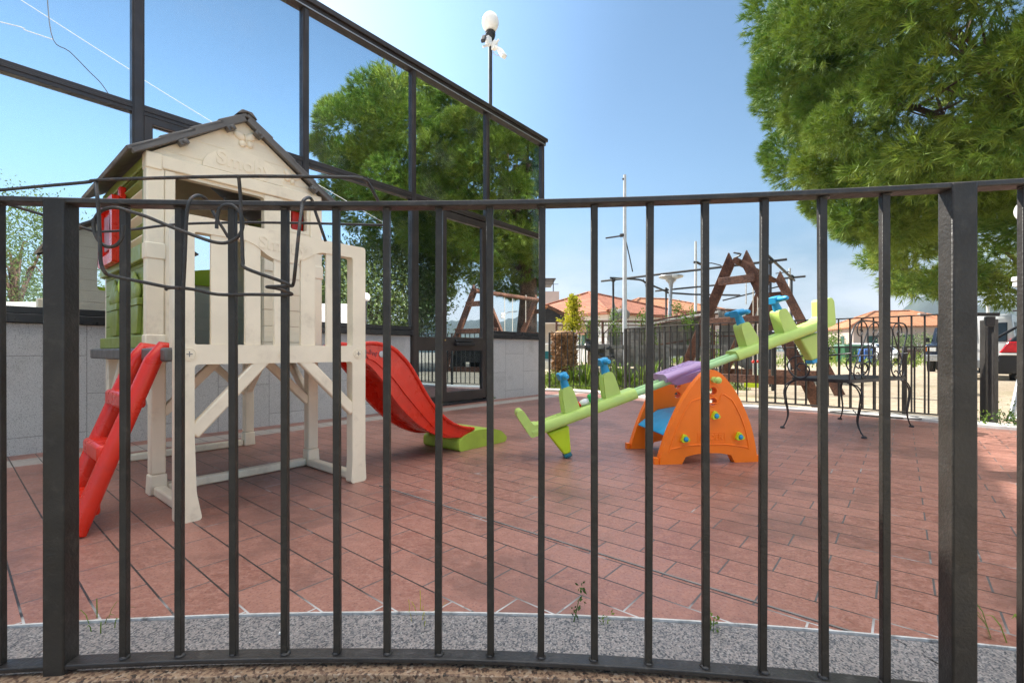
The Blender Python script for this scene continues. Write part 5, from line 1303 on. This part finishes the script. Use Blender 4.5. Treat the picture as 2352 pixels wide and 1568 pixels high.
for i in range(7): mb.tube([a - UZ * .17 * i, b - UZ * .17 * i], .005, 4)
mb.build('wire_mesh', M['rust'], pg)
def cloth(name, corners, n, sag, m, seed, parent):
    g = np.random.default_rng(seed); vs = []; fs = []
    a, b, c, d = (V(q) for q in corners); ph = g.uniform(0, 6, 6)
    for j in range(n + 1):
        for i in range(n + 1):
            u, w = i / n, j / n; p = a.lerp(b, u).lerp(d.lerp(c, u), w)
            p = p + V((0, math.sin(u * 9 + ph[0]) * sag * .6 + math.sin(w * 7 + u * 5 + ph[1]) * sag * .5, -math.sin(u * math.pi) * sag + math.sin(u * 13 + w * 11 + ph[2]) * sag * .25)); vs.append(p)
    for j in range(n):
        for i in range(n): q = j * (n + 1) + i; fs.append((q, q + 1, q + n + 2, q + n + 1))
    mb = MB(); mb.add(vs, fs); o = mb.build(name, m, parent, 0, fix=False, angle=80); sd = o.modifiers.new('thick', 'SOLIDIFY'); sd.thickness = .012; return o
cloth('shade_net', [tops[2] + V((.3, .6, -.15)), tops[4] + V((0, .5, -.10)), tops[4] + V((.1, .5, -1.25)), tops[2] + V((.2, .6, -1.05))], 18, .10, M['tarp'], 1, pg)
cloth('shade_net', [tops[3] + V((.1, .1, .03)), tops[5] + V((0, .1, .05)), tops[5] + V((.4, 2.4, .25)), tops[3] + V((.4, 2.4, .2))], 14, .10, M['tarp'], 3, pg)
cloth('shade_net', [tops[4] + V((.1, -.05, -.0)), tops[5] + V((1.2, .3, -.05)), tops[5] + V((1.2, .2, -1.7)), tops[4] + V((.2, -.05, -1.4))], 14, .14, M['tarp'], 4, pg)
mb = MB(); mb.lathe([(.02, .62), (.08, .40), (.14, .12), (.16, 0)], P(1410, 722, 15.2) - UZ * .25, UZ, 12); mb.ball(P(1428, 722, 15.4), (.28, .2, .2), 14, 8); mb.build('bundled_net', M['tarp'], pg)
mb = MB(); p = P(1772 - 40, 720, 13.9); mb.tube(crom([P(1715, 735, 13.4), P(1735, 722, 13.4), P(1752, 708, 13.4)], 4), [.15, .17, .2, .2, .2, .19, .17, .15, .13][:9], 12); mb.build('rolled_net', M['tarp'], pg)
ug = thing('parasol', 'closed red and white striped parasol behind the pergola', 'parasol', P(1335, 800, 16.5) * 1.0)
pu = P(1335, 716, 16.5); mb = MB(); mb.lathe([(.02, .0), (.10, -.25), (.17, -.55), (.19, -.75), (.15, -.80)], pu, UZ, 12); mb.build('canopy', mat('faded red stripe cloth', (.62, .36, .33), .8, .3, 9), ug); mb = MB(); mb.tube([V((pu.x, pu.y, -.06)), pu], .025, 8); mb.build('pole', M['whitepole'], ug)
# vines
for i, (px, y0, y1, Y, n) in enumerate(((1365, 728, 800, 14.1, 40), (1412, 716, 770, 13.9, 46), (1500, 742, 862, 13.6, 95), (1582, 712, 760, 13.5, 40), (1622, 740, 860, 13.4, 90), (1345, 742, 790, 14.1, 24), (1478, 720, 742, 13.9, 26), (1556, 700, 730, 14.4, 34))):
    pts = [P(px + rnd.gauss(0, 6), rnd.uniform(y0, y1), Y + rnd.gauss(0, .12)) for _ in range(n)]; b = P(px, 800, Y); b.z = -.05
    leaf_plant('climbing_vine', 'green climbing vine on the rusty pergola pipes', 'vine', b, pts, 5, .085, M['vineleaf'], 120 + i, .07, 6, 1.5, 'vines on the pergola')
gf = thing('plank_fence', 'grey weathered plank fence low behind the garden bed', 'fence', (4.2, 13.2, -.06))
p0, p1 = P(1318, 800, 13.1), P(1660, 800, 12.9); p0.z = p1.z = -.06
n = 34
mb = MB()
for i in range(n):
    a = p0.lerp(p1, (i + .06) / n); b = p0.lerp(p1, (i + .92) / n); h = .42 + .03 * math.sin(i * 2.3); mb.bar(a.lerp(b, .5) + UZ * 0, a.lerp(b, .5) + UZ * h, (b - a).length, .03, V((0, 1, 0)))
mb.build('boards', M['plank'], gf); mb = MB(); mb.bar(p0 + UZ * .45, p1 + UZ * .45, .06, .05); mb.build('rail', M['plank'], gf)
for k in (.0, .22, .42, .62, .82, 1.0): mb = MB(); q = p0.lerp(p1, k) - V((0, .08, 0)); mb.bar(q, q + UZ * 1.02, .11, .11, V((0, 1, 0))); mb.build('post', M['plank'], gf, .005, 1)
mb = MB(); mb.bar(p0 + UZ * .98 - V((0, .08, 0)), p1 + UZ * .98 - V((0, .08, 0)), .07, .10); mb.build('rail', M['plank'], gf)
mb = MB(); mb.bar(p0.lerp(p1, .14) + UZ * .68 + V((0, .15, 0)), p0.lerp(p1, .62) + UZ * .70 + V((0, .15, 0)), .05, .46); mb.build('boards', M['plank'], gf)
cv2 = thing('covered_heap', 'dark plastic sheet thrown over a heap behind the plank fence', 'tarpaulin', P(1372, 800, 13.6)); cloth('cover', [P(1345, 775, 13.0), P(1408, 792, 13.0), P(1412, 822, 12.95), P(1342, 800, 12.95)], 12, .06, mat('dark plastic sheet', (.03, .03, .035), .3, .3, 6), 7, cv2)
stc = thing('crate_stack', 'blue and white stacked crates seen left of the palm stump', 'crates', P(1262, 800, 13.2))
for i, (y, m_) in enumerate(((838, 'white'), (815, 'bluedark'), (798, 'white'))):
    mb = MB(); c = P(1262, y, 13.2); mb.box(c, (.36, .36, .22)); mb.build('crate', M[m_], stc, .01, 1)

# ------------------------------------------------------------------ buildings in the distance
def hip_house(name, label, O, rot, w, d, ze, zr, m_wall, m_roof, over=.6, wins=(), ridge=None, chim=()):
    O = V(O); ex = V((math.cos(rot), math.sin(rot), 0)); ey = V((-ex.y, ex.x, 0)); t = thing(name, label, 'house', O)
    q = lambda x, y, z: O + ex * x + ey * y + UZ * z
    mb = MB(); mb.hexa([q(0, 0, 0), q(w, 0, 0), q(w, d, 0), q(0, d, 0)], [q(0, 0, ze), q(w, 0, ze), q(w, d, ze), q(0, d, ze)]); mb.build('wall', m_wall, t)
    h = d / 2 if ridge is None else ridge; o = over; mb = MB()
    vs = [q(-o, -o, ze - .05), q(w + o, -o, ze - .05), q(w + o, d + o, ze - .05), q(-o, d + o, ze - .05), q(h, d / 2, zr), q(w - h, d / 2, zr), q(-o, -o, ze - .22), q(w + o, -o, ze - .22), q(w + o, d + o, ze - .22), q(-o, d + o, ze - .22)]
    mb.add(vs, [(0, 1, 5, 4), (1, 2, 5), (2, 3, 4, 5), (3, 0, 4), (6, 7, 1, 0), (7, 8, 2, 1), (8, 9, 3, 2), (9, 6, 0, 3), (9, 8, 7, 6)]); rf = mb.build('roof', m_roof, t, angle=15)
    for a, b in ((4, 5), (0, 4), (1, 5), (2, 5), (3, 4)):
        mb = MB(); mb.tube([vs[a] + UZ * .03, vs[b] + UZ * .03], .13, 7); mb.build('ridge_tiles', m_roof, rf)
    for x, y, cw, ch in chim: mb = MB(); z = ze; mb.hexa([q(x, y, ze), q(x + cw, y, ze), q(x + cw, y + cw, ze), q(x, y + cw, ze)], [q(x, y, ch), q(x + cw, y, ch), q(x + cw, y + cw, ch), q(x, y + cw, ch)]); mb.build('chimney', m_wall, rf)
    for side, x, z, ww, hh in wins:
        mb = MB()
        if side == 'f': mb.plate(rect(x, x + ww, z, z + hh), (O, ex, UZ, -ey), .0, .06)
        else: mb.plate(rect(x, x + ww, z, z + hh), (O, ey, UZ, -ex) if side == 'l' else (q(w, 0, 0), ey, UZ, ex), .0, .06)
        mb.build('window', M['shutter'], t)
    return t
cA = P(1396, 716, 34); cA.z = -.06
hip_house('house', 'white house with big terracotta hip roof left of the white mast', cA, R(35), 11, 15, EYE + (808 - 716) * 34 / FPX + .1, EYE + (808 - 658) * 37.5 / FPX + .3, M['wall_white'], M['rooftile'], .5, (('l', 2, 1.2, 1.0, 1.6), ('l', 6, 1.2, 1.0, 1.6), ('f', 3, 1.2, 1.0, 1.5)), 5.5, ())
cB = P(1450, 712, 52); cB.z = -.06
hip_house('house', 'farther house with paler orange roof behind the disc street lamp', cB, R(12), 12, 12, EYE + (808 - 709) * 52 / FPX, EYE + (808 - 681) * 57 / FPX, M['wall_pink'], M['rooftile2'], .6, (('f', 3, 2.0, 1.1, 1.6),), 4.0)
cC = P(1960, 752, 64); cC.z = -.06
hip_house('house', 'tan house with orange tiled roof and dark green shutters behind the bins', cC, R(-16), 13.5, 11, EYE + (808 - 748) * 64 / FPX, EYE + (808 - 712) * 66 / FPX, M['wall_tan'], M['rooftile2'], .6, (('f', 5.6, 1.6, 1.3, 1.5), ('f', 9.6, 1.6, 1.3, 1.5), ('f', 1.6, 1.6, 1.2, 1.4), ('l', 3, 1.6, 1.2, 1.5)), 4.6, ((9.0, 3.0, .7, 6.2),))
cD = P(1236, 800, 58); cD.z = -.06
bb2 = thing('apartment_block', 'pinkish flat roofed block with a roof terrace canopy behind the first house', 'building', cD)
q = lambda x, y, z: cD + V((x, y, z))
zt_ = EYE + (808 - 668) * 58 / FPX
mb = MB(); mb.hexa([q(-6, 0, 0), q(2.6, 0, 0), q(2.6, 9, 0), q(-6, 9, 0)], [q(-6, 0, zt_), q(2.6, 0, zt_), q(2.6, 9, zt_), q(-6, 9, zt_)]); mb.build('wall', M['wall_pink'], bb2)
mb = MB(); mb.box(q(-1.9, 4, zt_ + 1.6), (8.2, 8, .08)); mb.build('terrace_canopy', M['pipe'], bb2)
for x in (-5.6, -3, -.6, .8, 1.9): mb = MB(); mb.tube([q(x, .3, zt_), q(x, .3, zt_ + 1.6)], .06, 6); mb.build('canopy_post', M['pipe'], bb2)
mb = MB(); mb.bar(q(-6, .1, zt_ + .9), q(2.5, .1, zt_ + .9), .05, .05); mb.build('parapet_rail', M['pipe'], bb2)
sA = P(1248, 800, 24); sA.z = -.06
shd = thing('garden_shed', 'open fronted shed with dark gable and tiled roof left of the golden shrub', 'shed', sA)
q = lambda x, y, z: sA + V((x, y, z)); ez, pz = EYE + (808 - 734) * 24 / FPX, EYE + (808 - 706) * 24 / FPX
for x in (-1.6, 1.35): mb = MB(); mb.bar(q(x, 0, 0), q(x, 0, ez), .18, .18, V((0, 1, 0))); mb.build('post', M['wall_white'], shd)
mb = MB(); mb.hexa([q(-1.7, 2.5, 0), q(1.5, 2.5, 0), q(1.5, 2.7, 0), q(-1.7, 2.7, 0)], [q(-1.7, 2.5, ez), q(1.5, 2.5, ez), q(1.5, 2.7, ez), q(-1.7, 2.7, ez)]); mb.build('wall', M['wall_white'], shd)
for sg in (-1, 1):
    mb = MB(); a = q(.2, -.4, pz + .05); b = q(.2 + sg * 1.75, -.4, ez - .15)
    mb.hexa([a, b, b + V((0, 3.3, 0)), a + V((0, 3.3, 0))], [a + UZ * .12, b + UZ * .12, b + V((0, 3.3, .12)), a + V((0, 3.3, .12))]); mb.build('roof_slope', M['rooftile2'] if sg < 0 else M['wood'], shd)
mb = MB(); mb.plate([(-1.3, ez - .1), (1.6, ez - .1), (.2, pz)], (q(0, -.2, 0), V((1, 0, 0)), UZ, V((0, -1, 0))), 0, .06); mb.build('gable', M['dark'], shd)
mb = MB(); mb.bar(q(-1.5, .2, 1.3), q(1.3, .2, 1.3), .04, .05); mb.bar(q(-1.5, .2, .9), q(1.3, .2, .9), .04, .05); mb.build('balustrade', M['zinc'], shd)
mb = MB(); gwp = [(36, 70), (46, 62), (62, 58), (80, 60)]
for a, b in zip(gwp, gwp[1:]): mb.bar(V((*a, .35)), V((*b, .35)), .3, .9)
tag(mb.build('garden_wall', M['wall_cream']), 'low cream garden wall in front of the tan house', 'wall')
fx = thing('picket_fence', 'pale metal picket fence on the low wall before the tan house', 'fence', (46, 62, .8))
mb = MB()
for a, b in zip(gwp, gwp[1:]):
    a, b = V((*a, .8)), V((*b, .8)); n = int((b - a).length / .45); mb.bar(a + UZ * 1.1, b + UZ * 1.1, .06, .06)
    for i in range(n): p = a.lerp(b, i / n); mb.bar(p, p + UZ * 1.1, .07, .04, V((0, 1, 0)))
mb.build('pickets', M['whitepole'], fx)
for i, (px, Y, r_, lab) in enumerate(((1905, 48, 1.5, 'yellow green shrub left of the green bin'), (1868, 40, 1.2, 'pale bush seen under the lifted seesaw seat'), (2065, 58, 1.5, 'dark green hedge bush right of the brown bin'), (2110, 56, 1.7, 'round hedge bush beside the blue off-roader'), (1700, 30, 1.3, 'low bush behind the timber swing'))):
    c = P(px, 800, Y); c.z = r_ * .7; bush_tree(lab, c, (r_ * 1.2, r_, r_), 160, 200 + i, M['vineleaf' if i in (0, 1, 4) else 'leaf'], .22, .4, 'shrub', 16, .25)['category'] = 'shrub'

# ------------------------------------------------------------------ bins
def bin_(label, px, Y, w, d, h, m, wheels=True):
    c = P(px, 800, Y); c.z = -.06; t = thing('rubbish_bin', label, 'bin', c); mb = MB()
    mb.hexa([c + V((-w * .42, -d * .42, .12)), c + V((w * .42, -d * .42, .12)), c + V((w * .42, d * .42, .12)), c + V((-w * .42, d * .42, .12))], [c + V((-w / 2, -d / 2, h * .88)), c + V((w / 2, -d / 2, h * .88)), c + V((w / 2, d / 2, h * .88)), c + V((-w / 2, d / 2, h * .88))]); mb.build('body', m, t, .03, 2)
    mb = MB(); mb.hexa([c + V((-w * .53, -d * .55, h * .885)), c + V((w * .53, -d * .55, h * .885)), c + V((w * .53, d * .52, h * .885)), c + V((-w * .53, d * .52, h * .885))], [c + V((-w * .48, -d * .40, h * .98)), c + V((w * .48, -d * .40, h * .98)), c + V((w * .48, d * .5, h)), c + V((-w * .48, d * .5, h))]); mb.build('lid', m, t, .03, 2)
    for s_ in (-1, 1): mb = MB(); mb.lathe([(.10, -.04), (.11, 0), (.10, .04)], c + V((s_ * w * .38, -d * .4, .105)), V((1, 0, 0)), 14); mb.build('wheel', M['rubber'], t)
    return t
bin_('big green rubbish container behind the bench back', 1952, 33, 1.5, 1.1, 1.38, M['bingreen']); bin_('blue wheeled recycling bin right of the green container', 1988, 31, .62, .7, 1.05, M['binblue']); bin_('brown wheeled bin between white car and hedge', 2083, 31, .72, .7, 1.05, M['binbrown'])

# ------------------------------------------------------------------ vehicles
def car(label, c, yaw, prof, half, m, cat='car', wheels=(), wr_=.32, glass=(), parts=(), name='parked_car', taper=.12, z_t=.95):
    c = V(c); ex = V((math.cos(yaw), math.sin(yaw), 0)); ey = V((-ex.y, ex.x, 0)); t = thing(name, label, cat, c)
    W = lambda x, y, z: c + ex * x + ey * y + UZ * z
    pr = rounded(prof, .09, 3); mb = MB(); n = len(pr); vs = []; ks = (-1, -.94, -.5, .5, .94, 1)
    zmax = max(z for _, z in pr)
    hw = lambda z: half * (1 - taper * max(0, (z - z_t)) / max(zmax - z_t, .01))
    for k in ks:
        cx = sum(p[0] for p in pr) / n; sc = .985 if abs(k) == 1 else 1
        for x, z in pr: vs.append(W(cx + (x - cx) * sc, hw(z) * k, .6 + (z - .6) * sc))
    fs = []
    for j in range(len(ks) - 1):
        for i in range(n): fs.append((j * n + i, j * n + (i + 1) % n, (j + 1) * n + (i + 1) % n, (j + 1) * n + i))
    flat = [V((x, z, 0)) for x, z in pr]; tr = geometry.tessellate_polygon([flat])
    for q in tr: fs.append(tuple(q)); fs.append(tuple(i + (len(ks) - 1) * n for i in q[::-1]))
    mb.add(vs, fs); body = mb.build('body', m, t, angle=40)
    for x, s_ in ((x, s_) for x in wheels for s_ in (-1, 1)):
        mb = MB(); a = ey * s_; o = W(x, s_ * (half - .20), wr_); mb.lathe([(wr_ * .6, 0), (wr_ * .96, .0), (wr_, .03), (wr_, .17), (wr_ * .95, .21), (wr_ * .62, .21)], o, a, 24); w_ = mb.build('wheel', M['rubber'], t)
        mb = MB(); mb.lathe([(wr_ * .6, .19), (wr_ * .55, .205), (wr_ * .2, .19), (.03, .215)], o, a, 16); mb.build('rim', M['silver'], w_)
        mb = MB(); mb.lathe([(wr_ * 1.16, 0), (wr_ * 1.16, .206)], o, a, 24); mb.build('wheel_arch', M['rubber'], t)
    for s_ in (-1, 1):
        for poly in glass:
            y0 = [W(x, s_ * (hw(z) + .004), z) for x, z in poly]; y1 = [W(x, s_ * (hw(z) - .02), z) for x, z in poly]; k = len(poly)
            mb = MB(); mb.add(y0 + y1, [tuple(range(k)), tuple(range(2 * k - 1, k - 1, -1))] + [(i, (i + 1) % k, k + (i + 1) % k, k + i) for i in range(k)]); mb.build('side_window', M['carglass'], t)
    for nm, mm, box in parts:
        mb = MB(); (x0, x1, y0, y1, z0, z1) = box[:6]; dx = box[6] if len(box) > 6 else 0
        mb.hexa([W(x0, y0, z0), W(x1, y0, z0), W(x1, y1, z0), W(x0, y1, z0)], [W(x0 + dx, y0, z1), W(x1 + dx, y0, z1), W(x1 + dx, y1, z1), W(x0 + dx, y1, z1)]); mb.build(nm, M[mm], t, .02, 2)
    return t
# white van, rear towards the patio
van_prof = [(0, .42), (4.4, .42), (4.4, .95), (3.55, 1.10), (2.85, 1.90), (.22, 1.96), (.06, 1.80), (0, 1.0)]
yv = R(36.9)
vc = V((13.95, 14.05, -.06))
vx = V((math.cos(yv), math.sin(yv), 0)); vy = V((-vx.y, vx.x, 0)); 
car('white van with red tail lamps parked rear towards the patio', vc, yv, van_prof, .78, M['paintedwhite'], 'van', (.85, 3.55), .32, ([(.35, 1.18), (1.5, 1.18), (1.5, 1.72), (.42, 1.72)], [(1.62, 1.18), (3.2, 1.18), (2.75, 1.74), (1.62, 1.74)]),
    (('rear_window', 'carglass', (-.012, .05, -.61, -.05, 1.14, 1.70, .055)), ('rear_window', 'carglass', (-.012, .05, .03, .61, 1.14, 1.70, .055)), ('tail_light', 'redlight', (-.03, .10, -.788, -.66, .82, 1.22)), ('tail_light', 'redlight', (-.03, .10, .66, .788, .82, 1.22)), ('lamp_band', 'clearlight', (-.034, .10, -.790, -.66, .98, 1.06)), ('lamp_band', 'clearlight', (-.034, .10, .66, .790, .98, 1.06)), ('bumper', 'greyplastic', (-.12, .2, -.79, .79, .36, .60)), ('door_handle', 'greyplastic', (-.03, .02, .04, .24, .92, .97))), 'parked_van', .14, 1.0)
# dark blue off-roader
sv = P(2180, 855, 19.2); sv.z = -.06
suv_prof = [(0, .50), (4.2, .50), (4.2, 1.12), (4.05, 1.16), (2.9, 1.22), (2.35, 1.92), (.12, 1.96), (0, 1.10)]
ysv = math.atan2(.66, .75) + math.pi
car('dark blue off-roader with silver bumper parked half behind the near post', V((21.05, 21.8, -.06)), ysv, suv_prof, .88, M['navy'], 'car', (.85, 3.30), .38, ([(.35, 1.22), (1.2, 1.22), (1.2, 1.74), (.40, 1.74)], [(1.3, 1.22), (2.7, 1.22), (2.25, 1.76), (1.3, 1.76)]),
    (('windscreen', 'carglass', (2.92, 2.95, -.70, .70, 1.27, 1.80, -.48)), ('headlight', 'clearlight', (4.15, 4.225, -.80, -.52, .86, 1.06)), ('headlight', 'clearlight', (4.15, 4.225, .52, .80, .86, 1.06)), ('indicator', 'amber', (4.10, 4.22, -.885, -.81, .86, 1.06)), ('indicator', 'amber', (4.10, 4.22, .81, .885, .86, 1.06)), ('bumper', 'silver', (4.0, 4.36, -.88, .88, .46, .72)), ('grille', 'blackpaint', (4.15, 4.22, -.50, .50, .84, 1.04)), ('door_mirror', 'blackpaint', (2.7, 2.85, .90, 1.08, 1.26, 1.46)), ('door_mirror', 'blackpaint', (2.7, 2.85, -1.08, -.90, 1.26, 1.46))), 'parked_car')
# black hatchback at the right edge
bc = P(2283, 880, 10.6); bc.z = -.06
hb = [(0, .40), (3.9, .40), (3.9, .80), (2.9, .98), (2.25, 1.46), (.55, 1.50), (.10, 1.02), (-.02, .72)]
yb = R(-46)
hbx = V((math.cos(yb), math.sin(yb), 0)); hby = V((-hbx.y, hbx.x, 0))
cc = car('black hatchback with covered rear and bike rack at the right edge', V((11.12, 10.72, -.06)), yb, hb, .80, M['blackpaint'], 'car', (.75, 3.1), .31, ([(.55, 1.02), (1.5, 1.02), (1.5, 1.36), (.72, 1.36)], [(1.58, 1.02), (2.7, 1.02), (2.2, 1.36), (1.58, 1.36)]),
    (('tail_light', 'redlight', (.0, .36, .62, .805, .82, 1.06, .14)), ('tail_light', 'redlight', (.0, .36, -.805, -.62, .82, 1.06, .14)), ('lamp_band', 'clearlight', (.005, .33, -.808, -.62, .76, .815, .0)), ('reflector', 'redlight', (-.15, -.02, .60, .795, .50, .60)), ('reflector', 'redlight', (-.15, -.02, -.795, -.60, .50, .60)), ('bumper', 'blackpaint', (-.14, .2, -.79, .79, .36, .66)), ('rear_window', 'carglass', (.12, .16, -.58, .58, 1.05, 1.42, .36))), 'parked_car')
mb = MB(); o = V((11.12, 10.72, -.06)); W_ = lambda x, y, z: o + hbx * x + hby * y + UZ * z; mb.tube([W_(-.18, -.5, 1.05), W_(.5, -.5, 1.56)], .02, 8); mb.tube([W_(-.18, .45, 1.05), W_(.5, .45, 1.56)], .02, 8); mb.tube([W_(-.18, -.6, 1.05), W_(-.18, .6, 1.05)], .03, 8); mb.build('bike_rack', M['blackmetal'], cc)
cloth('rear_cover', [W_(-.10, -.74, .86), W_(-.10, .74, .86), W_(-.20, .72, .56), W_(-.20, -.72, .56)], 14, .035, mat('shiny black bin liner', (.02, .02, .022), .22, .3, 9, bmp=.6, bscale=14), 21, cc)
wc = P(2035, 835, 33); wc.z = -.06
car('small white hatchback parked between blue and brown bins', wc + V((-.2, 3.2, 0)), math.atan2(-1, .25), hb, .82, M['paintedwhite'], 'car', (.75, 3.1), .31, ([(.55, 1.02), (1.5, 1.02), (1.5, 1.36), (.72, 1.36)], [(1.58, 1.02), (2.7, 1.02), (2.2, 1.36), (1.58, 1.36)]), (('windscreen', 'carglass', (2.86, 2.9, -.6, .6, 1.02, 1.40, -.52)), ('headlight', 'clearlight', (3.84, 3.92, -.76, -.5, .64, .76)), ('headlight', 'clearlight', (3.84, 3.92, .5, .76, .64, .76))), 'parked_car')
wc = P(1838, 820, 40); wc.z = -.06
car('distant white car seen between the swing legs', wc, R(20), hb, .82, M['paintedwhite'], 'car', (.75, 3.1), .31, ([(.55, 1.02), (1.5, 1.02), (1.5, 1.36), (.72, 1.36)], [(1.58, 1.02), (2.7, 1.02), (2.2, 1.36), (1.58, 1.36)]), (), 'parked_car')
wc = P(1560, 800, 7); dk_c = V((9.9, 11.8, -.06))
# leaning steel poles by the gate
lpn = thing('leaning_pole', 'two galvanised poles leaning together at the right edge behind the railing', 'poles', (5.6, 4.9, 0))
mb = MB(); mb.tube([P(2322, 962, 5.4), P(2338, 890, 5.45), P(2347, 850, 5.5)], .028, 10); mb.build('pole', M['zinc'], lpn)
mb = MB(); mb.tube([P(2338, 962, 5.5), P(2352, 870, 5.55), P(2356, 846, 5.6)], .024, 10); mb.build('pole', M['zinc'], lpn)
mb = MB(); mb.tube([P(2340, 868, 5.46), P(2352, 858, 5.5)], .034, 10); mb.build('joint', M['blackmetal'], lpn)

# cables overhead that show in the glass
def cable(label, pts, r_, m):
    mb = MB(); mb.tube(crom([mirror(P(*q)) for q in pts], 4), r_, 6); tag(mb.build('overhead_cable', m), label, 'cable')
cable('white overhead cable mirrored across the upper left glass', [(-700, -480, 12), (45, 0, 13), (487, 278, 15), (900, 520, 17)], .009, M['cablewhite'])
cable('dark broken cable end hanging from the overhead line in the reflection', [(108, -120, 11), (110, 0, 11), (123, 93, 11), (160, 120, 11), (205, 165, 11), (235, 195, 11), (262, 236, 11)], .010, M['cable'])
cable('pale twisted cable joining the broken dark one in the reflection', [(-500, -60, 11), (0, 52, 11), (60, 72, 11), (123, 93, 11)], .010, M['cablewhite'])

# ------------------------------------------------------------------ hills
hv = []; hf = []; na, nr = 150, 14; g = np.random.default_rng(2)
ha = lambda az: .25 + .95 * math.exp(-((az - 41.5) / 4.2) ** 2) + 1.25 * math.exp(-((az - 54) / 7.5) ** 2) + .75 * math.exp(-((az - 80) / 16) ** 2) + .6 * math.exp(-((az - 125) / 25) ** 2) + .5 * math.exp(-((az - 165) / 18) ** 2) + .035 * math.sin(az * 1.7) + .025 * math.sin(az * 4.1)
for j in range(nr + 1):
    for i in range(na + 1):
        az = 28 + 172 * i / na; k = j / nr; r_ = 700 + 560 * k; amp = math.sin(min(k * 1.15, 1) * math.pi / 2) ** 1.3 if k < .87 else .98
        z = 80 * ha(az) * amp * (1 + .0 * k) * (1 + .08 * math.sin(az * 2.3 + k * 9)) * (r_ / 1150)
        hv.append((r_ * math.sin(R(az)), r_ * math.cos(R(az)), z - 1.0))
for j in range(nr):
    for i in range(na): q = j * (na + 1) + i; hf.append((q, q + 1, q + na + 2, q + na + 1))
mb = MB(); mb.add(hv, hf); tag(mb.build('hills', M['hill'], fix=False, angle=90), kind='structure')
# ------------------------------------------------------------------ air
HAZE = True
if HAZE:
    hz_ = MB(); hz_.hexa([(-1400, -1400, -1.2), (1400, -1400, -1.2), (1400, 1400, -1.2), (-1400, 1400, -1.2)], [(-1400, -1400, 170), (1400, -1400, 170), (1400, 1400, 170), (-1400, 1400, 170)])
    hm = bpy.data.materials.new('haze'); hm.use_nodes = True; hn = hm.node_tree; hn.nodes.remove(hn.nodes['Principled BSDF'])
    pv = hn.nodes.new('ShaderNodeVolumePrincipled'); pv.inputs['Color'].default_value = (.58, .74, 1, 1); pv.inputs['Density'].default_value = .0002; pv.inputs['Anisotropy'].default_value = .2
    hn.links.new(pv.outputs[0], hn.nodes['Material Output'].inputs['Volume'])
    tag(hz_.build('haze', hm), kind='stuff')
